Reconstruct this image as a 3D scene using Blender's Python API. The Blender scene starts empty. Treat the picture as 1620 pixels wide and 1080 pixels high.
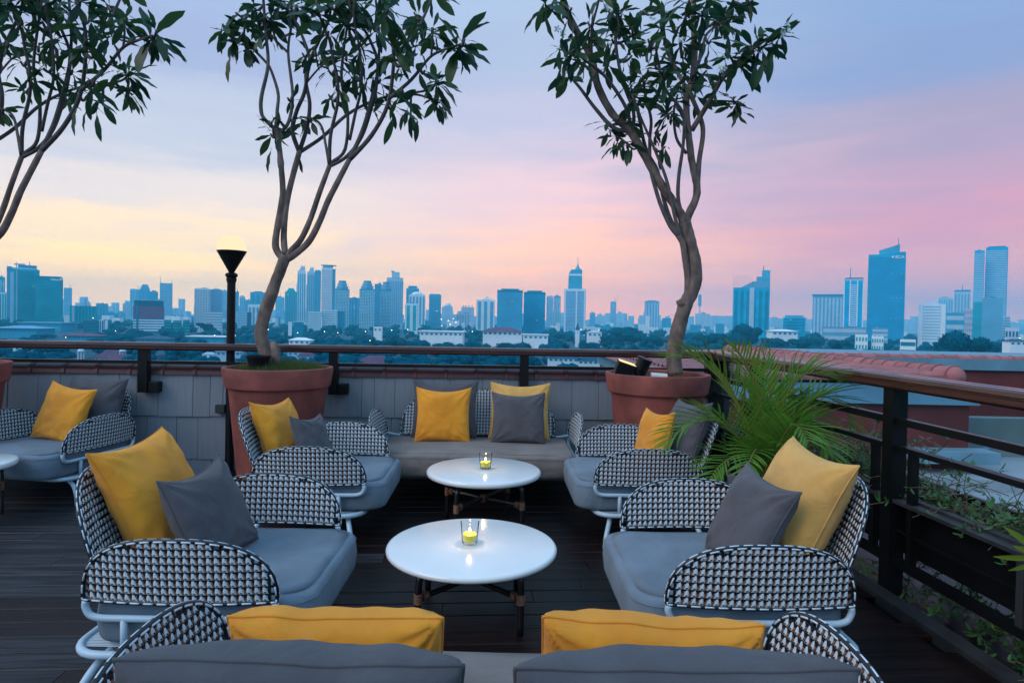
import bpy, math, random
from mathutils import Vector, Matrix, noise
S = bpy.context.scene
PI = math.pi
R = math.radians
rnd = random.Random(7)
# ---------------------------------------------------------------- camera
F, CAMH = 1015.0, 1.55
PITCH, ROLL, SHIFT = R(1.0), 0.0195, 16.3
cam = bpy.data.objects.new('camera', bpy.data.cameras.new('camera'))
S.collection.objects.link(cam)
cam.data.sensor_width = 36
cam.data.lens = F / 1620 * 36
cam.data.shift_y = -SHIFT / 1620
cam.data.clip_start = 0.05
cam.data.clip_end = 20000
CM = Matrix.Translation((0, 0, CAMH)) @ Matrix.Rotation(PI / 2 - PITCH, 4, 'X') @ Matrix.Rotation(ROLL, 4, 'Z')
cam.matrix_world = CM
S.camera = cam

# ---------------------------------------------------------------- dusk sky
EXPO = .5
def lin(c):
    return tuple(((v / 255) / 12.92 if v / 255 <= .04045 else ((v / 255 + .055) / 1.055) ** 2.4) for v in c) + (1,)

world = bpy.data.worlds.new('World')
S.world = world
world.use_nodes = True
wn, wl = world.node_tree.nodes, world.node_tree.links
wn.clear()
def N(t, **k):
    n = wn.new(t)
    for a, b in k.items():
        setattr(n, a, b)
    return n
tc = N('ShaderNodeTexCoord')
sep = N('ShaderNodeSeparateXYZ')
wl.new(tc.outputs['Generated'], sep.inputs[0])
def wmath(op, a, b=None, clamp=False):
    n = N('ShaderNodeMath', operation=op, use_clamp=clamp)
    for i, v in enumerate((a, b)):
        if v is None:
            continue
        if isinstance(v, (int, float)):
            n.inputs[i].default_value = v
        else:
            wl.new(v, n.inputs[i])
    return n.outputs[0]
mp = N('ShaderNodeMapping')
mp.inputs['Scale'].default_value = (1.2, 1.2, 7)
wl.new(tc.outputs['Generated'], mp.inputs[0])
nz = N('ShaderNodeTexNoise')
nz.inputs['Scale'].default_value = 1.7
nz.inputs['Detail'].default_value = 5
wl.new(mp.outputs[0], nz.inputs['Vector'])
nz2 = N('ShaderNodeTexNoise')
nz2.inputs['Scale'].default_value = 4.5
nz2.inputs['Detail'].default_value = 7
nz2.inputs['Distortion'].default_value = .6
mp2 = N('ShaderNodeMapping')
mp2.inputs['Scale'].default_value = (1, 1, 9)
mp2.inputs['Rotation'].default_value = (0, .16, 0)
wl.new(tc.outputs['Generated'], mp2.inputs[0])
wl.new(mp2.outputs[0], nz2.inputs['Vector'])
wob = wmath('ADD', wmath('MULTIPLY', wmath('SUBTRACT', nz.outputs['Fac'] , .5), .12), wmath('MULTIPLY', wmath('SUBTRACT', nz2.outputs['Fac'], .5), .085))
elev = wmath('ADD', sep.outputs['Z'], wob)
def ramp(stops):
    n = N('ShaderNodeValToRGB')
    n.color_ramp.interpolation = 'B_SPLINE' if False else 'EASE'
    while len(n.color_ramp.elements) < len(stops):
        n.color_ramp.elements.new(.5)
    for e, (p, c) in zip(n.color_ramp.elements, stops):
        e.position = p
        e.color = tuple(v / 2 ** EXPO for v in lin(c)[:3]) + (1,)
    wl.new(elev, n.inputs[0])
    return n.outputs[0]
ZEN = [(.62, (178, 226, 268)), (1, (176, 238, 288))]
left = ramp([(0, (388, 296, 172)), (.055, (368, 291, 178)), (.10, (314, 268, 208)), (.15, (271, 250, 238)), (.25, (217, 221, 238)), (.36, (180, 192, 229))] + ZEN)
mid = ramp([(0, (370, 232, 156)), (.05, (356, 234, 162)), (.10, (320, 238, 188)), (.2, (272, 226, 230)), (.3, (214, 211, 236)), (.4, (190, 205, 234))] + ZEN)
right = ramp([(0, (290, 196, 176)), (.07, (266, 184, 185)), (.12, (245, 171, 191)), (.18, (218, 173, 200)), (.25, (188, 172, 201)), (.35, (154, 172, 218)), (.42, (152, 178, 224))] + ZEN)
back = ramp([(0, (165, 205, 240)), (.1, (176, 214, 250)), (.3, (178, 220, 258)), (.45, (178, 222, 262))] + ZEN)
def wmix(f, a, b):
    n = N('ShaderNodeMix', data_type='RGBA')
    wl.new(f, n.inputs[0])
    wl.new(a, n.inputs[6])
    wl.new(b, n.inputs[7])
    return n.outputs[2]
def wmap(v, a, b):
    n = N('ShaderNodeMapRange', interpolation_type='SMOOTHSTEP')
    wl.new(v, n.inputs[0])
    n.inputs[1].default_value = a
    n.inputs[2].default_value = b
    return n.outputs[0]
xa = wmath('ADD', sep.outputs['X'], wmath('MULTIPLY', wob, 1.5))
c1 = wmix(wmap(xa, -.42, .14), left, mid)
c2 = wmix(wmap(xa, .0, .55), c1, right)
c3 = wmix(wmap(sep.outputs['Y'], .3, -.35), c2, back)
bg = N('ShaderNodeBackground')
bg.inputs['Strength'].default_value = 1.0
wl.new(c3, bg.inputs[0])
wo = N('ShaderNodeOutputWorld')
wl.new(bg.outputs[0], wo.inputs[0])
# broad warm fill lamp added from behind left to brighten facades and cushions
sd = bpy.data.lights.new('fill_sun', 'SUN')
sd.energy = 1.0
sd.angle = R(40)
sd.color = (1, .86, .76)
fill_sun = bpy.data.objects.new('fill_sun', sd)
S.collection.objects.link(fill_sun)
fill_sun.rotation_euler = Vector((.62, .42, -.55)).to_track_quat('-Z', 'Y').to_euler()
S.view_settings.view_transform = 'Standard'
S.view_settings.look = 'None'
S.view_settings.gamma = 1
S.view_settings.exposure = EXPO
S.view_settings.use_curve_mapping = False
S.render.engine = 'CYCLES'
S.cycles.use_denoising = True
S.cycles.max_bounces = 7
S.cycles.transparent_max_bounces = 40
S.cycles.volume_bounces = 1
S.cycles.volume_step_rate = 1

# ---------------------------------------------------------------- helpers
def ray(px, py):
    v = Vector(((px - 810) / F, -(py - 540 + SHIFT) / F, -1))
    return (CM.to_3x3() @ v)
def P(px, py, z):
    d = ray(px, py)
    return Vector((0, 0, CAMH)) + d * (z / d.y)
WROT = .075
DR = Matrix.Rotation(WROT, 4, 'Z')
def link(o, parent=None):
    S.collection.objects.link(o)
    if parent is not None:
        o.parent = parent
    return o
def tag(o, label=None, cat=None, group=None, kind=None):
    if label: o['label'] = label
    if cat: o['category'] = cat
    if group: o['group'] = group
    if kind: o['kind'] = kind
    return o
def empty(name, loc, rz=0, label=None, cat=None, group=None):
    o = bpy.data.objects.new(name, None)
    o.empty_display_size = .1
    o.location = loc
    o.rotation_euler = (0, 0, rz)
    link(o)
    return tag(o, label, cat, group)

class MB:
    def __init__(s):
        s.v, s.f, s.m = [], [], []
        s.mat = 0
    def add(s, vs, fs, M=None):
        n = len(s.v)
        if M is not None:
            vs = [M @ Vector(p) for p in vs]
        s.v += [tuple(p) for p in vs]
        s.f += [tuple(i + n for i in f) for f in fs]
        s.m += [s.mat] * len(fs)
        return s
    def box(s, x0, x1, y0, y1, z0, z1, M=None):
        vs = [(x0, y0, z0), (x1, y0, z0), (x1, y1, z0), (x0, y1, z0), (x0, y0, z1), (x1, y0, z1), (x1, y1, z1), (x0, y1, z1)]
        return s.add(vs, [(0, 3, 2, 1), (4, 5, 6, 7), (0, 1, 5, 4), (1, 2, 6, 5), (2, 3, 7, 6), (3, 0, 4, 7)], M)
    def cbox(s, cx, cy, z0, w, d, h, M=None):
        return s.box(cx - w / 2, cx + w / 2, cy - d / 2, cy + d / 2, z0, z0 + h, M)
    def frustum(s, poly0, z0, poly1, z1, M=None):
        n = len(poly0)
        vs = [(x, y, z0) for x, y in poly0] + [(x, y, z1) for x, y in poly1]
        fs = [tuple(range(n))[::-1], tuple(range(n, 2 * n))] + [(i, (i + 1) % n, n + (i + 1) % n, n + i) for i in range(n)]
        return s.add(vs, fs, M)
    def tube(s, pts, rad, seg=8, closed=False, cap=True, flat=1.0):
        pts = [Vector(p) for p in pts]
        n = len(pts)
        if isinstance(rad, (int, float)):
            rad = [rad] * n
        tang = []
        for i in range(n):
            a = pts[(i - 1) % n] if (closed or i > 0) else pts[i]
            b = pts[(i + 1) % n] if (closed or i < n - 1) else pts[i]
            t = b - a
            tang.append(t.normalized() if t.length > 1e-9 else Vector((0, 0, 1)))
        t0 = tang[0]
        u = t0.cross(Vector((0, 0, 1)))
        if u.length < 1e-3:
            u = t0.cross(Vector((0, 1, 0)))
        u.normalize()
        vs = []
        for i in range(n):
            t = tang[i]
            u = u - t * u.dot(t)
            if u.length < 1e-6:
                u = t.orthogonal()
            u.normalize()
            w = t.cross(u)
            for k in range(seg):
                a = 2 * PI * k / seg
                vs.append(pts[i] + (u * math.cos(a) + w * math.sin(a) * flat) * rad[i])
        fs = []
        for i in range(n if closed else n - 1):
            j = (i + 1) % n
            for k in range(seg):
                k2 = (k + 1) % seg
                fs.append((i * seg + k, i * seg + k2, j * seg + k2, j * seg + k))
        if cap and not closed:
            fs.append(tuple(range(seg))[::-1])
            fs.append(tuple((n - 1) * seg + k for k in range(seg)))
        return s.add(vs, fs)
    def lathe(s, prof, seg=48, M=None, cap0=True, cap1=True):
        vs = []
        for r, z in prof:
            for k in range(seg):
                a = 2 * PI * k / seg
                vs.append((r * math.cos(a), r * math.sin(a), z))
        fs = []
        n = len(prof)
        for i in range(n - 1):
            for k in range(seg):
                k2 = (k + 1) % seg
                fs.append((i * seg + k, i * seg + k2, (i + 1) * seg + k2, (i + 1) * seg + k))
        if cap0 and prof[0][0] > 1e-4: fs.append(tuple(range(seg))[::-1])
        if cap1 and prof[-1][0] > 1e-4: fs.append(tuple((n - 1) * seg + k for k in range(seg)))
        return s.add(vs, fs, M)
    def mesh(s, name, mats, smooth=False, angle=None):
        me = bpy.data.meshes.new(name)
        me.from_pydata(s.v, [], s.f)
        if not isinstance(mats, (list, tuple)):
            mats = [mats]
        for m in mats:
            me.materials.append(m)
        if len(mats) > 1:
            me.polygons.foreach_set('material_index', s.m)
        if smooth:
            me.polygons.foreach_set('use_smooth', [True] * len(me.polygons))
            if angle:
                try:
                    me.set_sharp_from_angle(angle=R(angle))
                except Exception:
                    pass
        me.update()
        return me
    def build(s, name, mats, parent=None, smooth=False, angle=None, kind=None, label=None):
        o = bpy.data.objects.new(name, s.mesh(name, mats, smooth, angle))
        link(o, parent)
        return tag(o, label, kind=kind)

def bevel(o, w, seg=2):
    m = o.modifiers.new('bevel', 'BEVEL')
    m.width = w
    m.segments = seg
    m.limit_method = 'ANGLE'
    m.angle_limit = R(40)
    return o
def inst(name, me, parent=None, M=None):
    o = bpy.data.objects.new(name, me)
    link(o, parent)
    if M is not None:
        o.matrix_local = M
    return o
def copy_tree(o, parent=None):
    c = o.copy()
    S.collection.objects.link(c)
    c.parent = parent
    for ch in list(o.children):
        copy_tree(ch, c)
    return c
def smoothpts(pts, n=4):
    """Catmull-Rom through points (Vectors)"""
    pts = [Vector(p) for p in pts]
    if len(pts) < 3:
        return pts
    out = []
    for i in range(len(pts) - 1):
        p0 = pts[i - 1] if i else pts[0] * 2 - pts[1]
        p1, p2 = pts[i], pts[i + 1]
        p3 = pts[i + 2] if i + 2 < len(pts) else p2 * 2 - p1
        for k in range(n):
            t = k / n
            out.append(.5 * ((2 * p1) + (p2 - p0) * t + (2 * p0 - 5 * p1 + 4 * p2 - p3) * t * t + (3 * p1 - p0 - 3 * p2 + p3) * t ** 3))
    out.append(pts[-1])
    return out

# ---------------------------------------------------------------- materials
MATS = {}
def mat(name, col, rough=.6, metal=0, spec=.5, var=0, vscale=6, bump=0, bscale=60, col2=None, objvar=0, coat=0, sheen=0, stretch=None, emit=None, estr=0):
    """principled with noise-driven colour mix, optional bump and per-object variation"""
    if name in MATS:
        return MATS[name]
    m = bpy.data.materials.new(name)
    m.use_nodes = True
    nt = m.node_tree
    b = nt.nodes['Principled BSDF']
    b.inputs['Roughness'].default_value = rough
    b.inputs['Metallic'].default_value = metal
    b.inputs['Specular IOR Level'].default_value = spec
    if coat:
        b.inputs['Coat Weight'].default_value = coat
        b.inputs['Coat Roughness'].default_value = .15
    if sheen:
        b.inputs['Sheen Weight'].default_value = sheen
    c = tuple(col) + (1,) if len(col) == 3 else col
    b.inputs['Base Color'].default_value = c
    vec = None
    if var or bump or col2:
        t = nt.nodes.new('ShaderNodeTexCoord')
        mpn = nt.nodes.new('ShaderNodeMapping')
        if stretch:
            mpn.inputs['Scale'].default_value = stretch
        nt.links.new(t.outputs['Object'], mpn.inputs[0])
        vec = mpn.outputs[0]
    cur = None
    if var or col2:
        n = nt.nodes.new('ShaderNodeTexNoise')
        n.inputs['Scale'].default_value = vscale
        n.inputs['Detail'].default_value = 6
        nt.links.new(vec, n.inputs['Vector'])
        if objvar:
            oi = nt.nodes.new('ShaderNodeObjectInfo')
            ad = nt.nodes.new('ShaderNodeVectorMath')
            ad.operation = 'ADD'
            sc = nt.nodes.new('ShaderNodeVectorMath')
            sc.operation = 'SCALE'
            sc.inputs['Scale'].default_value = 60
            nt.links.new(oi.outputs['Random'], sc.inputs[0])
            nt.links.new(vec, ad.inputs[0])
            nt.links.new(sc.outputs[0], ad.inputs[1])
            nt.links.new(ad.outputs[0], n.inputs['Vector'])
        r = nt.nodes.new('ShaderNodeValToRGB')
        a2 = col2 if col2 else tuple(x * (1 - var) for x in c[:3])
        a1 = c[:3] if col2 else tuple(min(1, x * (1 + var)) for x in c[:3])
        r.color_ramp.elements[0].position = .35
        r.color_ramp.elements[0].color = tuple(a2[:3]) + (1,)
        r.color_ramp.elements[1].position = .65
        r.color_ramp.elements[1].color = tuple(a1[:3]) + (1,)
        nt.links.new(n.outputs['Fac'], r.inputs[0])
        cur = r.outputs[0]
    if objvar:
        oi = nt.nodes.new('ShaderNodeObjectInfo')
        mr = nt.nodes.new('ShaderNodeMapRange')
        mr.inputs[3].default_value = 1 - objvar
        mr.inputs[4].default_value = 1 + objvar
        nt.links.new(oi.outputs['Random'], mr.inputs[0])
        hs = nt.nodes.new('ShaderNodeHueSaturation')
        hs.inputs['Color'].default_value = c
        nt.links.new(mr.outputs[0], hs.inputs['Value'])
        if cur is not None:
            nt.links.new(cur, hs.inputs['Color'])
        cur = hs.outputs[0]
    if cur is not None:
        nt.links.new(cur, b.inputs['Base Color'])
    if bump:
        n2 = nt.nodes.new('ShaderNodeTexNoise')
        n2.inputs['Scale'].default_value = bscale
        n2.inputs['Detail'].default_value = 5
        nt.links.new(vec, n2.inputs['Vector'])
        bp = nt.nodes.new('ShaderNodeBump')
        bp.inputs['Strength'].default_value = bump
        bp.inputs['Distance'].default_value = .01
        nt.links.new(n2.outputs['Fac'], bp.inputs['Height'])
        nt.links.new(bp.outputs[0], b.inputs['Normal'])
    if emit:
        b.inputs['Emission Color'].default_value = tuple(emit) + (1,)
        b.inputs['Emission Strength'].default_value = estr
    MATS[name] = m
    return m

def fabric(name, col, sc=900):
    if name in MATS: return MATS[name]
    m = mat(name, col, rough=.92, spec=.2, var=.15, vscale=4, sheen=.15)
    nt = m.node_tree
    b = nt.nodes['Principled BSDF']
    t = nt.nodes.new('ShaderNodeTexCoord')
    hs = []
    for i, (scale, amt) in enumerate(((5.5, .9), (sc, .12))):
        n2 = nt.nodes.new('ShaderNodeTexNoise')
        n2.inputs['Scale'].default_value = scale
        n2.inputs['Detail'].default_value = 3 if i == 0 else 1
        n2.inputs['Distortion'].default_value = 1.2 if i == 0 else 0
        nt.links.new(t.outputs['Object'], n2.inputs['Vector'])
        mu = nt.nodes.new('ShaderNodeMath')
        mu.operation = 'MULTIPLY'
        mu.inputs[1].default_value = amt
        nt.links.new(n2.outputs['Fac'], mu.inputs[0])
        hs.append(mu.outputs[0])
    ad = nt.nodes.new('ShaderNodeMath')
    nt.links.new(hs[0], ad.inputs[0])
    nt.links.new(hs[1], ad.inputs[1])
    bp = nt.nodes.new('ShaderNodeBump')
    bp.inputs['Strength'].default_value = .9
    bp.inputs['Distance'].default_value = .03
    nt.links.new(ad.outputs[0], bp.inputs['Height'])
    nt.links.new(bp.outputs[0], b.inputs['Normal'])
    return m

M_YEL = fabric('mustard_fabric', (.95, .345, .028))
M_YELF = fabric('faded_mustard_fabric', (.80, .43, .12))
M_GRY = fabric('charcoal_fabric', (.105, .100, .115))
M_GRY2 = fabric('weathered_charcoal_fabric', (.085, .088, .105))
M_SEAT = fabric('grey_seat_fabric', (.17, .225, .29))
M_SEATB = fabric('taupe_seat_fabric', (.215, .185, .175))
M_TUBE = mat('white_powder_coat', (.42, .55, .66), rough=.38, var=.06, vscale=9)
M_WHITE = mat('white_wicker', (.56, .66, .75), rough=.45)
M_BLACKW = mat('black_wicker', (.006, .007, .011), rough=.4)
M_BROWN = mat('brown_wicker', (.24, .11, .07), rough=.55)
M_TOP = mat('white_stone_top', (.78, .79, .80), rough=.17, var=.03, vscale=5, coat=.3)
M_BAMB = mat('black_cane', (.010, .009, .010), rough=.3, coat=.4)
M_WRAP = mat('rattan_wrap', (.20, .095, .055), rough=.7, var=.3, vscale=60)
M_BLK = mat('black_steel', (.005, .005, .006), rough=.45, spec=.25, var=.3, vscale=3, bump=.05)
M_RAIL = mat('mahogany_rail', (.060, .016, .013), rough=.3, var=.4, vscale=3, stretch=(1, 1, 14), coat=.35, bump=.12, bscale=25)
M_TERRA = mat('terracotta_pot', (.225, .055, .043), rough=.7, var=.30, vscale=4.5, bump=.12, bscale=90)
M_TILE = mat('terracotta_tile', (.085, .017, .017), rough=.42, var=.25, vscale=4, objvar=.22, bump=.15, bscale=40)
M_RTILE = mat('roof_tile_rose', (.33, .115, .115), rough=.7, var=.2, vscale=3, objvar=.12, bump=.15, bscale=30)
M_SHING = mat('grey_shingle', (.205, .225, .26), rough=.75, var=.06, vscale=3, objvar=.07, stretch=(18, 1, 1), bump=.25, bscale=8)
M_DECK = mat('dark_decking', (.019, .0080, .0068), rough=.42, spec=.22, col2=(.0028, .0016, .0018), vscale=3.5, objvar=.35, stretch=(.6, 14, 6), bump=.35, bscale=7)
M_DECKG = mat('weathered_decking', (.040, .038, .044), rough=.5, spec=.25, col2=(.006, .005, .007), vscale=3.5, objvar=.3, stretch=(.6, 14, 6), bump=.4, bscale=7)
M_KERB = mat('deck_edging', (.022, .023, .025), rough=.6, var=.3, vscale=8)
M_SOIL = mat('soil', (.022, .015, .012), rough=.95, var=.4, vscale=30, bump=.8, bscale=40)
M_BARK = mat('frangipani_bark', (.21, .145, .12), rough=.85, col2=(.085, .06, .055), vscale=14, bump=.8, bscale=22, stretch=(1, 1, .6))
M_BRANCH = mat('branch_bark', (.085, .070, .070), rough=.8, var=.3, vscale=12, bump=.4, bscale=30)
M_GRASS = mat('pot_grass', (.045, .085, .022), rough=.8, var=.4, vscale=12)
M_REDW = mat('dark_red_plaster', (.125, .022, .022), rough=.8, var=.15, vscale=1.5, bump=.1)
M_CONC = mat('blue_grey_concrete', (.13, .27, .36), rough=.8, var=.15, vscale=1.2, bump=.1, bscale=20)
M_SLAB = mat('pale_roof_slab', (.22, .28, .32), rough=.75, var=.12, vscale=.8)
M_TWIG = mat('dry_twig', (.13, .075, .06), rough=.9, var=.3, vscale=30)

def leafmat(name, col, col2, trans=.3, spec=.4):
    m = bpy.data.materials.new(name)
    m.use_nodes = True
    nt = m.node_tree
    b = nt.nodes['Principled BSDF']
    b.inputs['Roughness'].default_value = .42 if spec else .9
    b.inputs['Specular IOR Level'].default_value = spec
    oi = nt.nodes.new('ShaderNodeObjectInfo')
    geo = nt.nodes.new('ShaderNodeNewGeometry')
    ad = nt.nodes.new('ShaderNodeMath')
    ad.operation = 'ADD'
    nt.links.new(oi.outputs['Random'], ad.inputs[0])
    nt.links.new(geo.outputs['Random Per Island'], ad.inputs[1])
    fr = nt.nodes.new('ShaderNodeMath')
    fr.operation = 'FRACT'
    nt.links.new(ad.outputs[0], fr.inputs[0])
    mx = nt.nodes.new('ShaderNodeMix')
    mx.data_type = 'RGBA'
    nt.links.new(fr.outputs[0], mx.inputs[0])
    mx.inputs[6].default_value = tuple(col) + (1,)
    mx.inputs[7].default_value = tuple(col2) + (1,)
    nt.links.new(mx.outputs[2], b.inputs['Base Color'])
    tr = nt.nodes.new('ShaderNodeBsdfTranslucent')
    nt.links.new(mx.outputs[2], tr.inputs[0])
    ms = nt.nodes.new('ShaderNodeMixShader')
    ms.inputs[0].default_value = trans
    nt.links.new(b.outputs[0], ms.inputs[1])
    nt.links.new(tr.outputs[0], ms.inputs[2])
    nt.links.new(ms.outputs[0], nt.nodes['Material Output'].inputs[0])
    return m
M_LEAF = leafmat('frangipani_leaf', (.012, .055, .032), (.040, .095, .026), .4)
M_LEAFL = leafmat('yellowing_leaf', (.10, .12, .035), (.07, .12, .03), .35)
M_PALM = leafmat('palm_leaf', (.085, .235, .024), (.16, .31, .035), .42)
M_PALMY = leafmat('palm_leaf_yellow', (.20, .24, .03), (.14, .22, .03), .35)
M_VINE = leafmat('vine_leaf', (.035, .14, .04), (.08, .20, .05), .3)
M_RACH = mat('palm_stalk', (.20, .17, .035), rough=.5)

def glassmat(name, tint, refl=.10):
    m = bpy.data.materials.new(name)
    m.use_nodes = True
    nt = m.node_tree
    nt.nodes.remove(nt.nodes['Principled BSDF'])
    t = nt.nodes.new('ShaderNodeBsdfTransparent')
    t.inputs[0].default_value = tuple(tint) + (1,)
    g = nt.nodes.new('ShaderNodeBsdfGlossy')
    g.inputs['Roughness'].default_value = .03
    lw = nt.nodes.new('ShaderNodeLayerWeight')
    lw.inputs[0].default_value = refl
    ms = nt.nodes.new('ShaderNodeMixShader')
    nt.links.new(lw.outputs['Fresnel'], ms.inputs[0])
    nt.links.new(t.outputs[0], ms.inputs[1])
    nt.links.new(g.outputs[0], ms.inputs[2])
    nt.links.new(ms.outputs[0], nt.nodes['Material Output'].inputs[0])
    return m
M_GLASS = glassmat('railing_glass', (.86, .94, .96), .08)
M_CUP = glassmat('tumbler_glass', (.985, .99, .985), .10)
def emis(name, col, s):
    m = bpy.data.materials.new(name)
    m.use_nodes = True
    b = m.node_tree.nodes['Principled BSDF']
    b.inputs['Base Color'].default_value = (.01, .01, .01, 1)
    b.inputs['Specular IOR Level'].default_value = .1
    b.inputs['Emission Color'].default_value = tuple(col) + (1,)
    b.inputs['Emission Strength'].default_value = s
    return m
HAZE_D = 3.2e-4
HAZE_C = (.14, .76, 1.0, 1)
# ================================================================ ground and distance
GZ = -21.0
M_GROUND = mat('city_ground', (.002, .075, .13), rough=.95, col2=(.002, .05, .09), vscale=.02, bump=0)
g = MB().add([(-9000, -3000, GZ), (9000, -3000, GZ), (9000, 9000, GZ), (-9000, 9000, GZ)], [(0, 1, 2, 3)]).build('ground', M_GROUND)
tag(g, kind='structure')

def glassy(name, col, rough=.5, metal=0):
    return mat(name, col, rough=rough, metal=metal, spec=.15, var=.18, vscale=.06)
G_BLUE = glassy('haze_blue_glass', (.001, .38, .64))  # blue and teal of the distance haze put into the glass colours
G_DEEP = glassy('haze_deep_blue_glass', (.002, .23, .34))
G_TEAL = glassy('haze_teal_glass', (.004, .42, .46))
G_PALE = glassy('haze_pale_blue_glass', (.06, .36, .50))
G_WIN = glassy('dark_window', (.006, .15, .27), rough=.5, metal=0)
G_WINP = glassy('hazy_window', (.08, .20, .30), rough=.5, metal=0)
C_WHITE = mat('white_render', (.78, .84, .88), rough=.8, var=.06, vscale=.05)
C_PALE = mat('haze_pale_render', (.46, .58, .72), rough=.8, var=.08, vscale=.05)  # haze put into the render colours: pallor, lilac and blue of distance
C_PINK = mat('haze_pink_render', (.60, .50, .56), rough=.8, var=.08, vscale=.05)
C_GREY = mat('haze_blue_grey_render', (.12, .36, .54), rough=.8, var=.08, vscale=.05)
C_DEEP = mat('haze_dark_teal_render', (.005, .12, .19), rough=.8, var=.15, vscale=.05)
C_MID = mat('haze_mid_blue_render', (.02, .28, .44), rough=.8, var=.12, vscale=.05)
C_RED = mat('red_facade_band', (.27, .06, .16), rough=.8, var=.12, vscale=.1)
C_RROOF = mat('red_hip_roof', (.14, .045, .10), rough=.8, var=.2, vscale=.3)
C_BROOF = mat('blue_hip_roof', (.015, .07, .13), rough=.8, var=.2, vscale=.3)
C_SIGN = emis('lit_sign', (.75, .85, 1.0), .5)
M_LITWIN = emis('lit_window', (1, .85, .62), 1.1)
M_CLIGHT = emis('city_light', (1, .72, .42), 5.0)

def sidewin(mb, x0, x1, y0, y1, z0, z1, style, nf, nc, p):
    """windows on the front face (y0) and both sides; p = how proud"""
    h = (z1 - z0) / nf
    if style == 'band':
        for i in range(nf):
            a = z0 + (i + .30) * h
            b = z0 + (i + .78) * h
            mb.box(x0 + .03 * (x1 - x0), x1 - .03 * (x1 - x0), y0 - p, y0 + .02, a, b)
            for xx, s in ((x0, -1), (x1, 1)):
                mb.box(min(xx, xx + s * p), max(xx, xx + s * p), y0 + .05 * (y1 - y0), y1 - .05 * (y1 - y0), a, b)
    elif style == 'grid':
        w = (x1 - x0) / nc
        for i in range(nf):
            for j in range(nc):
                mb.box(x0 + (j + .22) * w, x0 + (j + .78) * w, y0 - p, y0 + .02, z0 + (i + .25) * h, z0 + (i + .75) * h)
        nd = max(2, int(nc * (y1 - y0) / (x1 - x0)))
        w = (y1 - y0) / nd
        for xx, s in ((x0, -1), (x1, 1)):
            for i in range(nf):
                for j in range(nd):
                    mb.box(min(xx, xx + s * p), max(xx, xx + s * p), y0 + (j + .22) * w, y0 + (j + .78) * w, z0 + (i + .25) * h, z0 + (i + .75) * h)
    elif style == 'vert':
        w = (x1 - x0) / nc
        for j in range(nc):
            mb.box(x0 + (j + .25) * w, x0 + (j + .75) * w, y0 - p, y0 + .02, z0 + .03 * (z1 - z0), z1 - .03 * (z1 - z0))
        for xx, s in ((x0, -1), (x1, 1)):
            mb.box(min(xx, xx + s * p), max(xx, xx + s * p), y0 + .2 * (y1 - y0), y0 + .8 * (y1 - y0), z0 + .03 * (z1 - z0), z1 - .03 * (z1 - z0))
    elif style == 'mull':      # pale mullion lines on glass
        w = (x1 - x0) / nc
        for j in range(nc + 1):
            mb.box(x0 + j * w - w * .07, x0 + j * w + w * .07, y0 - p, y0 + .02, z0, z1)
        for i in range(nf + 1):
            mb.box(x0, x1, y0 - p * .6, y0 + .02, z0 + i * h - h * .09, z0 + i * h + h * .09)

def tower(label, cat, xl, xr, yt, z, m, style=None, nf=20, nc=6, wm=None, depth=.7, yb=None, yaw=0, name=None, group=None, extra=None, inset=0, top=None):
    c = P((xl + xr) / 2, yt, z)
    al = math.atan2(c.x, z)
    w = (xr - xl) / F * z * math.cos(al)
    zt = c.z
    d = w * depth
    # main fronts look towards the terrace
    t = empty(name or 'tower', (c.x + math.sin(al) * d / 2, z + math.cos(al) * d / 2, GZ), yaw - al, label, cat, group)
    base = 0
    h = zt - GZ
    MB().box(-w / 2, w / 2, -d / 2, d / 2, base, h).build('wall', m, t)
    px = z / F
    if style:
        mb = MB()
        z0 = .0 if yb is None else P((xl + xr) / 2, yb, z).z - GZ
        sidewin(mb, -w / 2 + w * inset, w / 2 - w * inset, -d / 2, d / 2, z0 if z0 else h * .08, h * .97, style, nf, nc, max(.25, px * .22))
        mb.build('windows', wm or G_WIN, t, kind='stuff')
    q = random.Random(int(xl * 7 + yt))
    if style and w > 14 and q.random() < .55:
        for _ in range(q.randint(1, 3)):
            xx, zz = q.uniform(-.4, .36) * w, q.uniform(.35, .92) * h
            MB().box(xx, xx + px * .8, -d / 2 - px * .32, -d / 2, zz, zz + px * .7).build('lit_window', M_LITWIN, t)
    if top:
        top(t, w, d, h, px)
    elif w > 12:
        for _ in range(q.randint(1, 3)):
            x_, w_ = q.uniform(-.35, .2) * w, q.uniform(.12, .28) * w
            MB().box(x_, x_ + w_, -d * .3, d * q.uniform(-.1, .3), h + .001, h + px * q.uniform(.8, 2.4)).build('roof_plant', C_GREY, t)
        if q.random() < .4:
            mast(t, q.uniform(-.3, .3) * w, h, px * q.uniform(3, 7), px * .25)
    return t, w, d, h, px
def tbox(t, name, m, x0, x1, z0, z1, d, y=0):
    return MB().box(x0, x1, y - d / 2, y + d / 2, z0, z1).build(name, m, t)
def mast(t, x, z0, L, r, m=None):
    return MB().tube([(x, 0, z0), (x, 0, z0 + L)], [r * 1.7, r * .9], 5).build('mast', m or C_MID, t)
def crown(n, m, k=.8):
    def f(t, w, d, h, px):
        ww, dd = w / 2, d / 2
        for i in range(n):
            s = k ** (i + 1)
            MB().box(-ww * s, ww * s, -dd * s, dd * s, h + i * px * 2.6 + .001, h + (i + 1) * px * 2.6).build('setback', m, t)
    return f
def plant_room(m=None, hh=3, fr=.5, mastl=0):
    def f(t, w, d, h, px):
        MB().box(-w * fr / 2, w * fr / 2, -d * .3, d * .3, h + .001, h + hh * px).build('plant_room', m or C_MID, t)
        if mastl: mast(t, w * .1, h + hh * px, mastl * px, px * .35)
    return f
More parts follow.
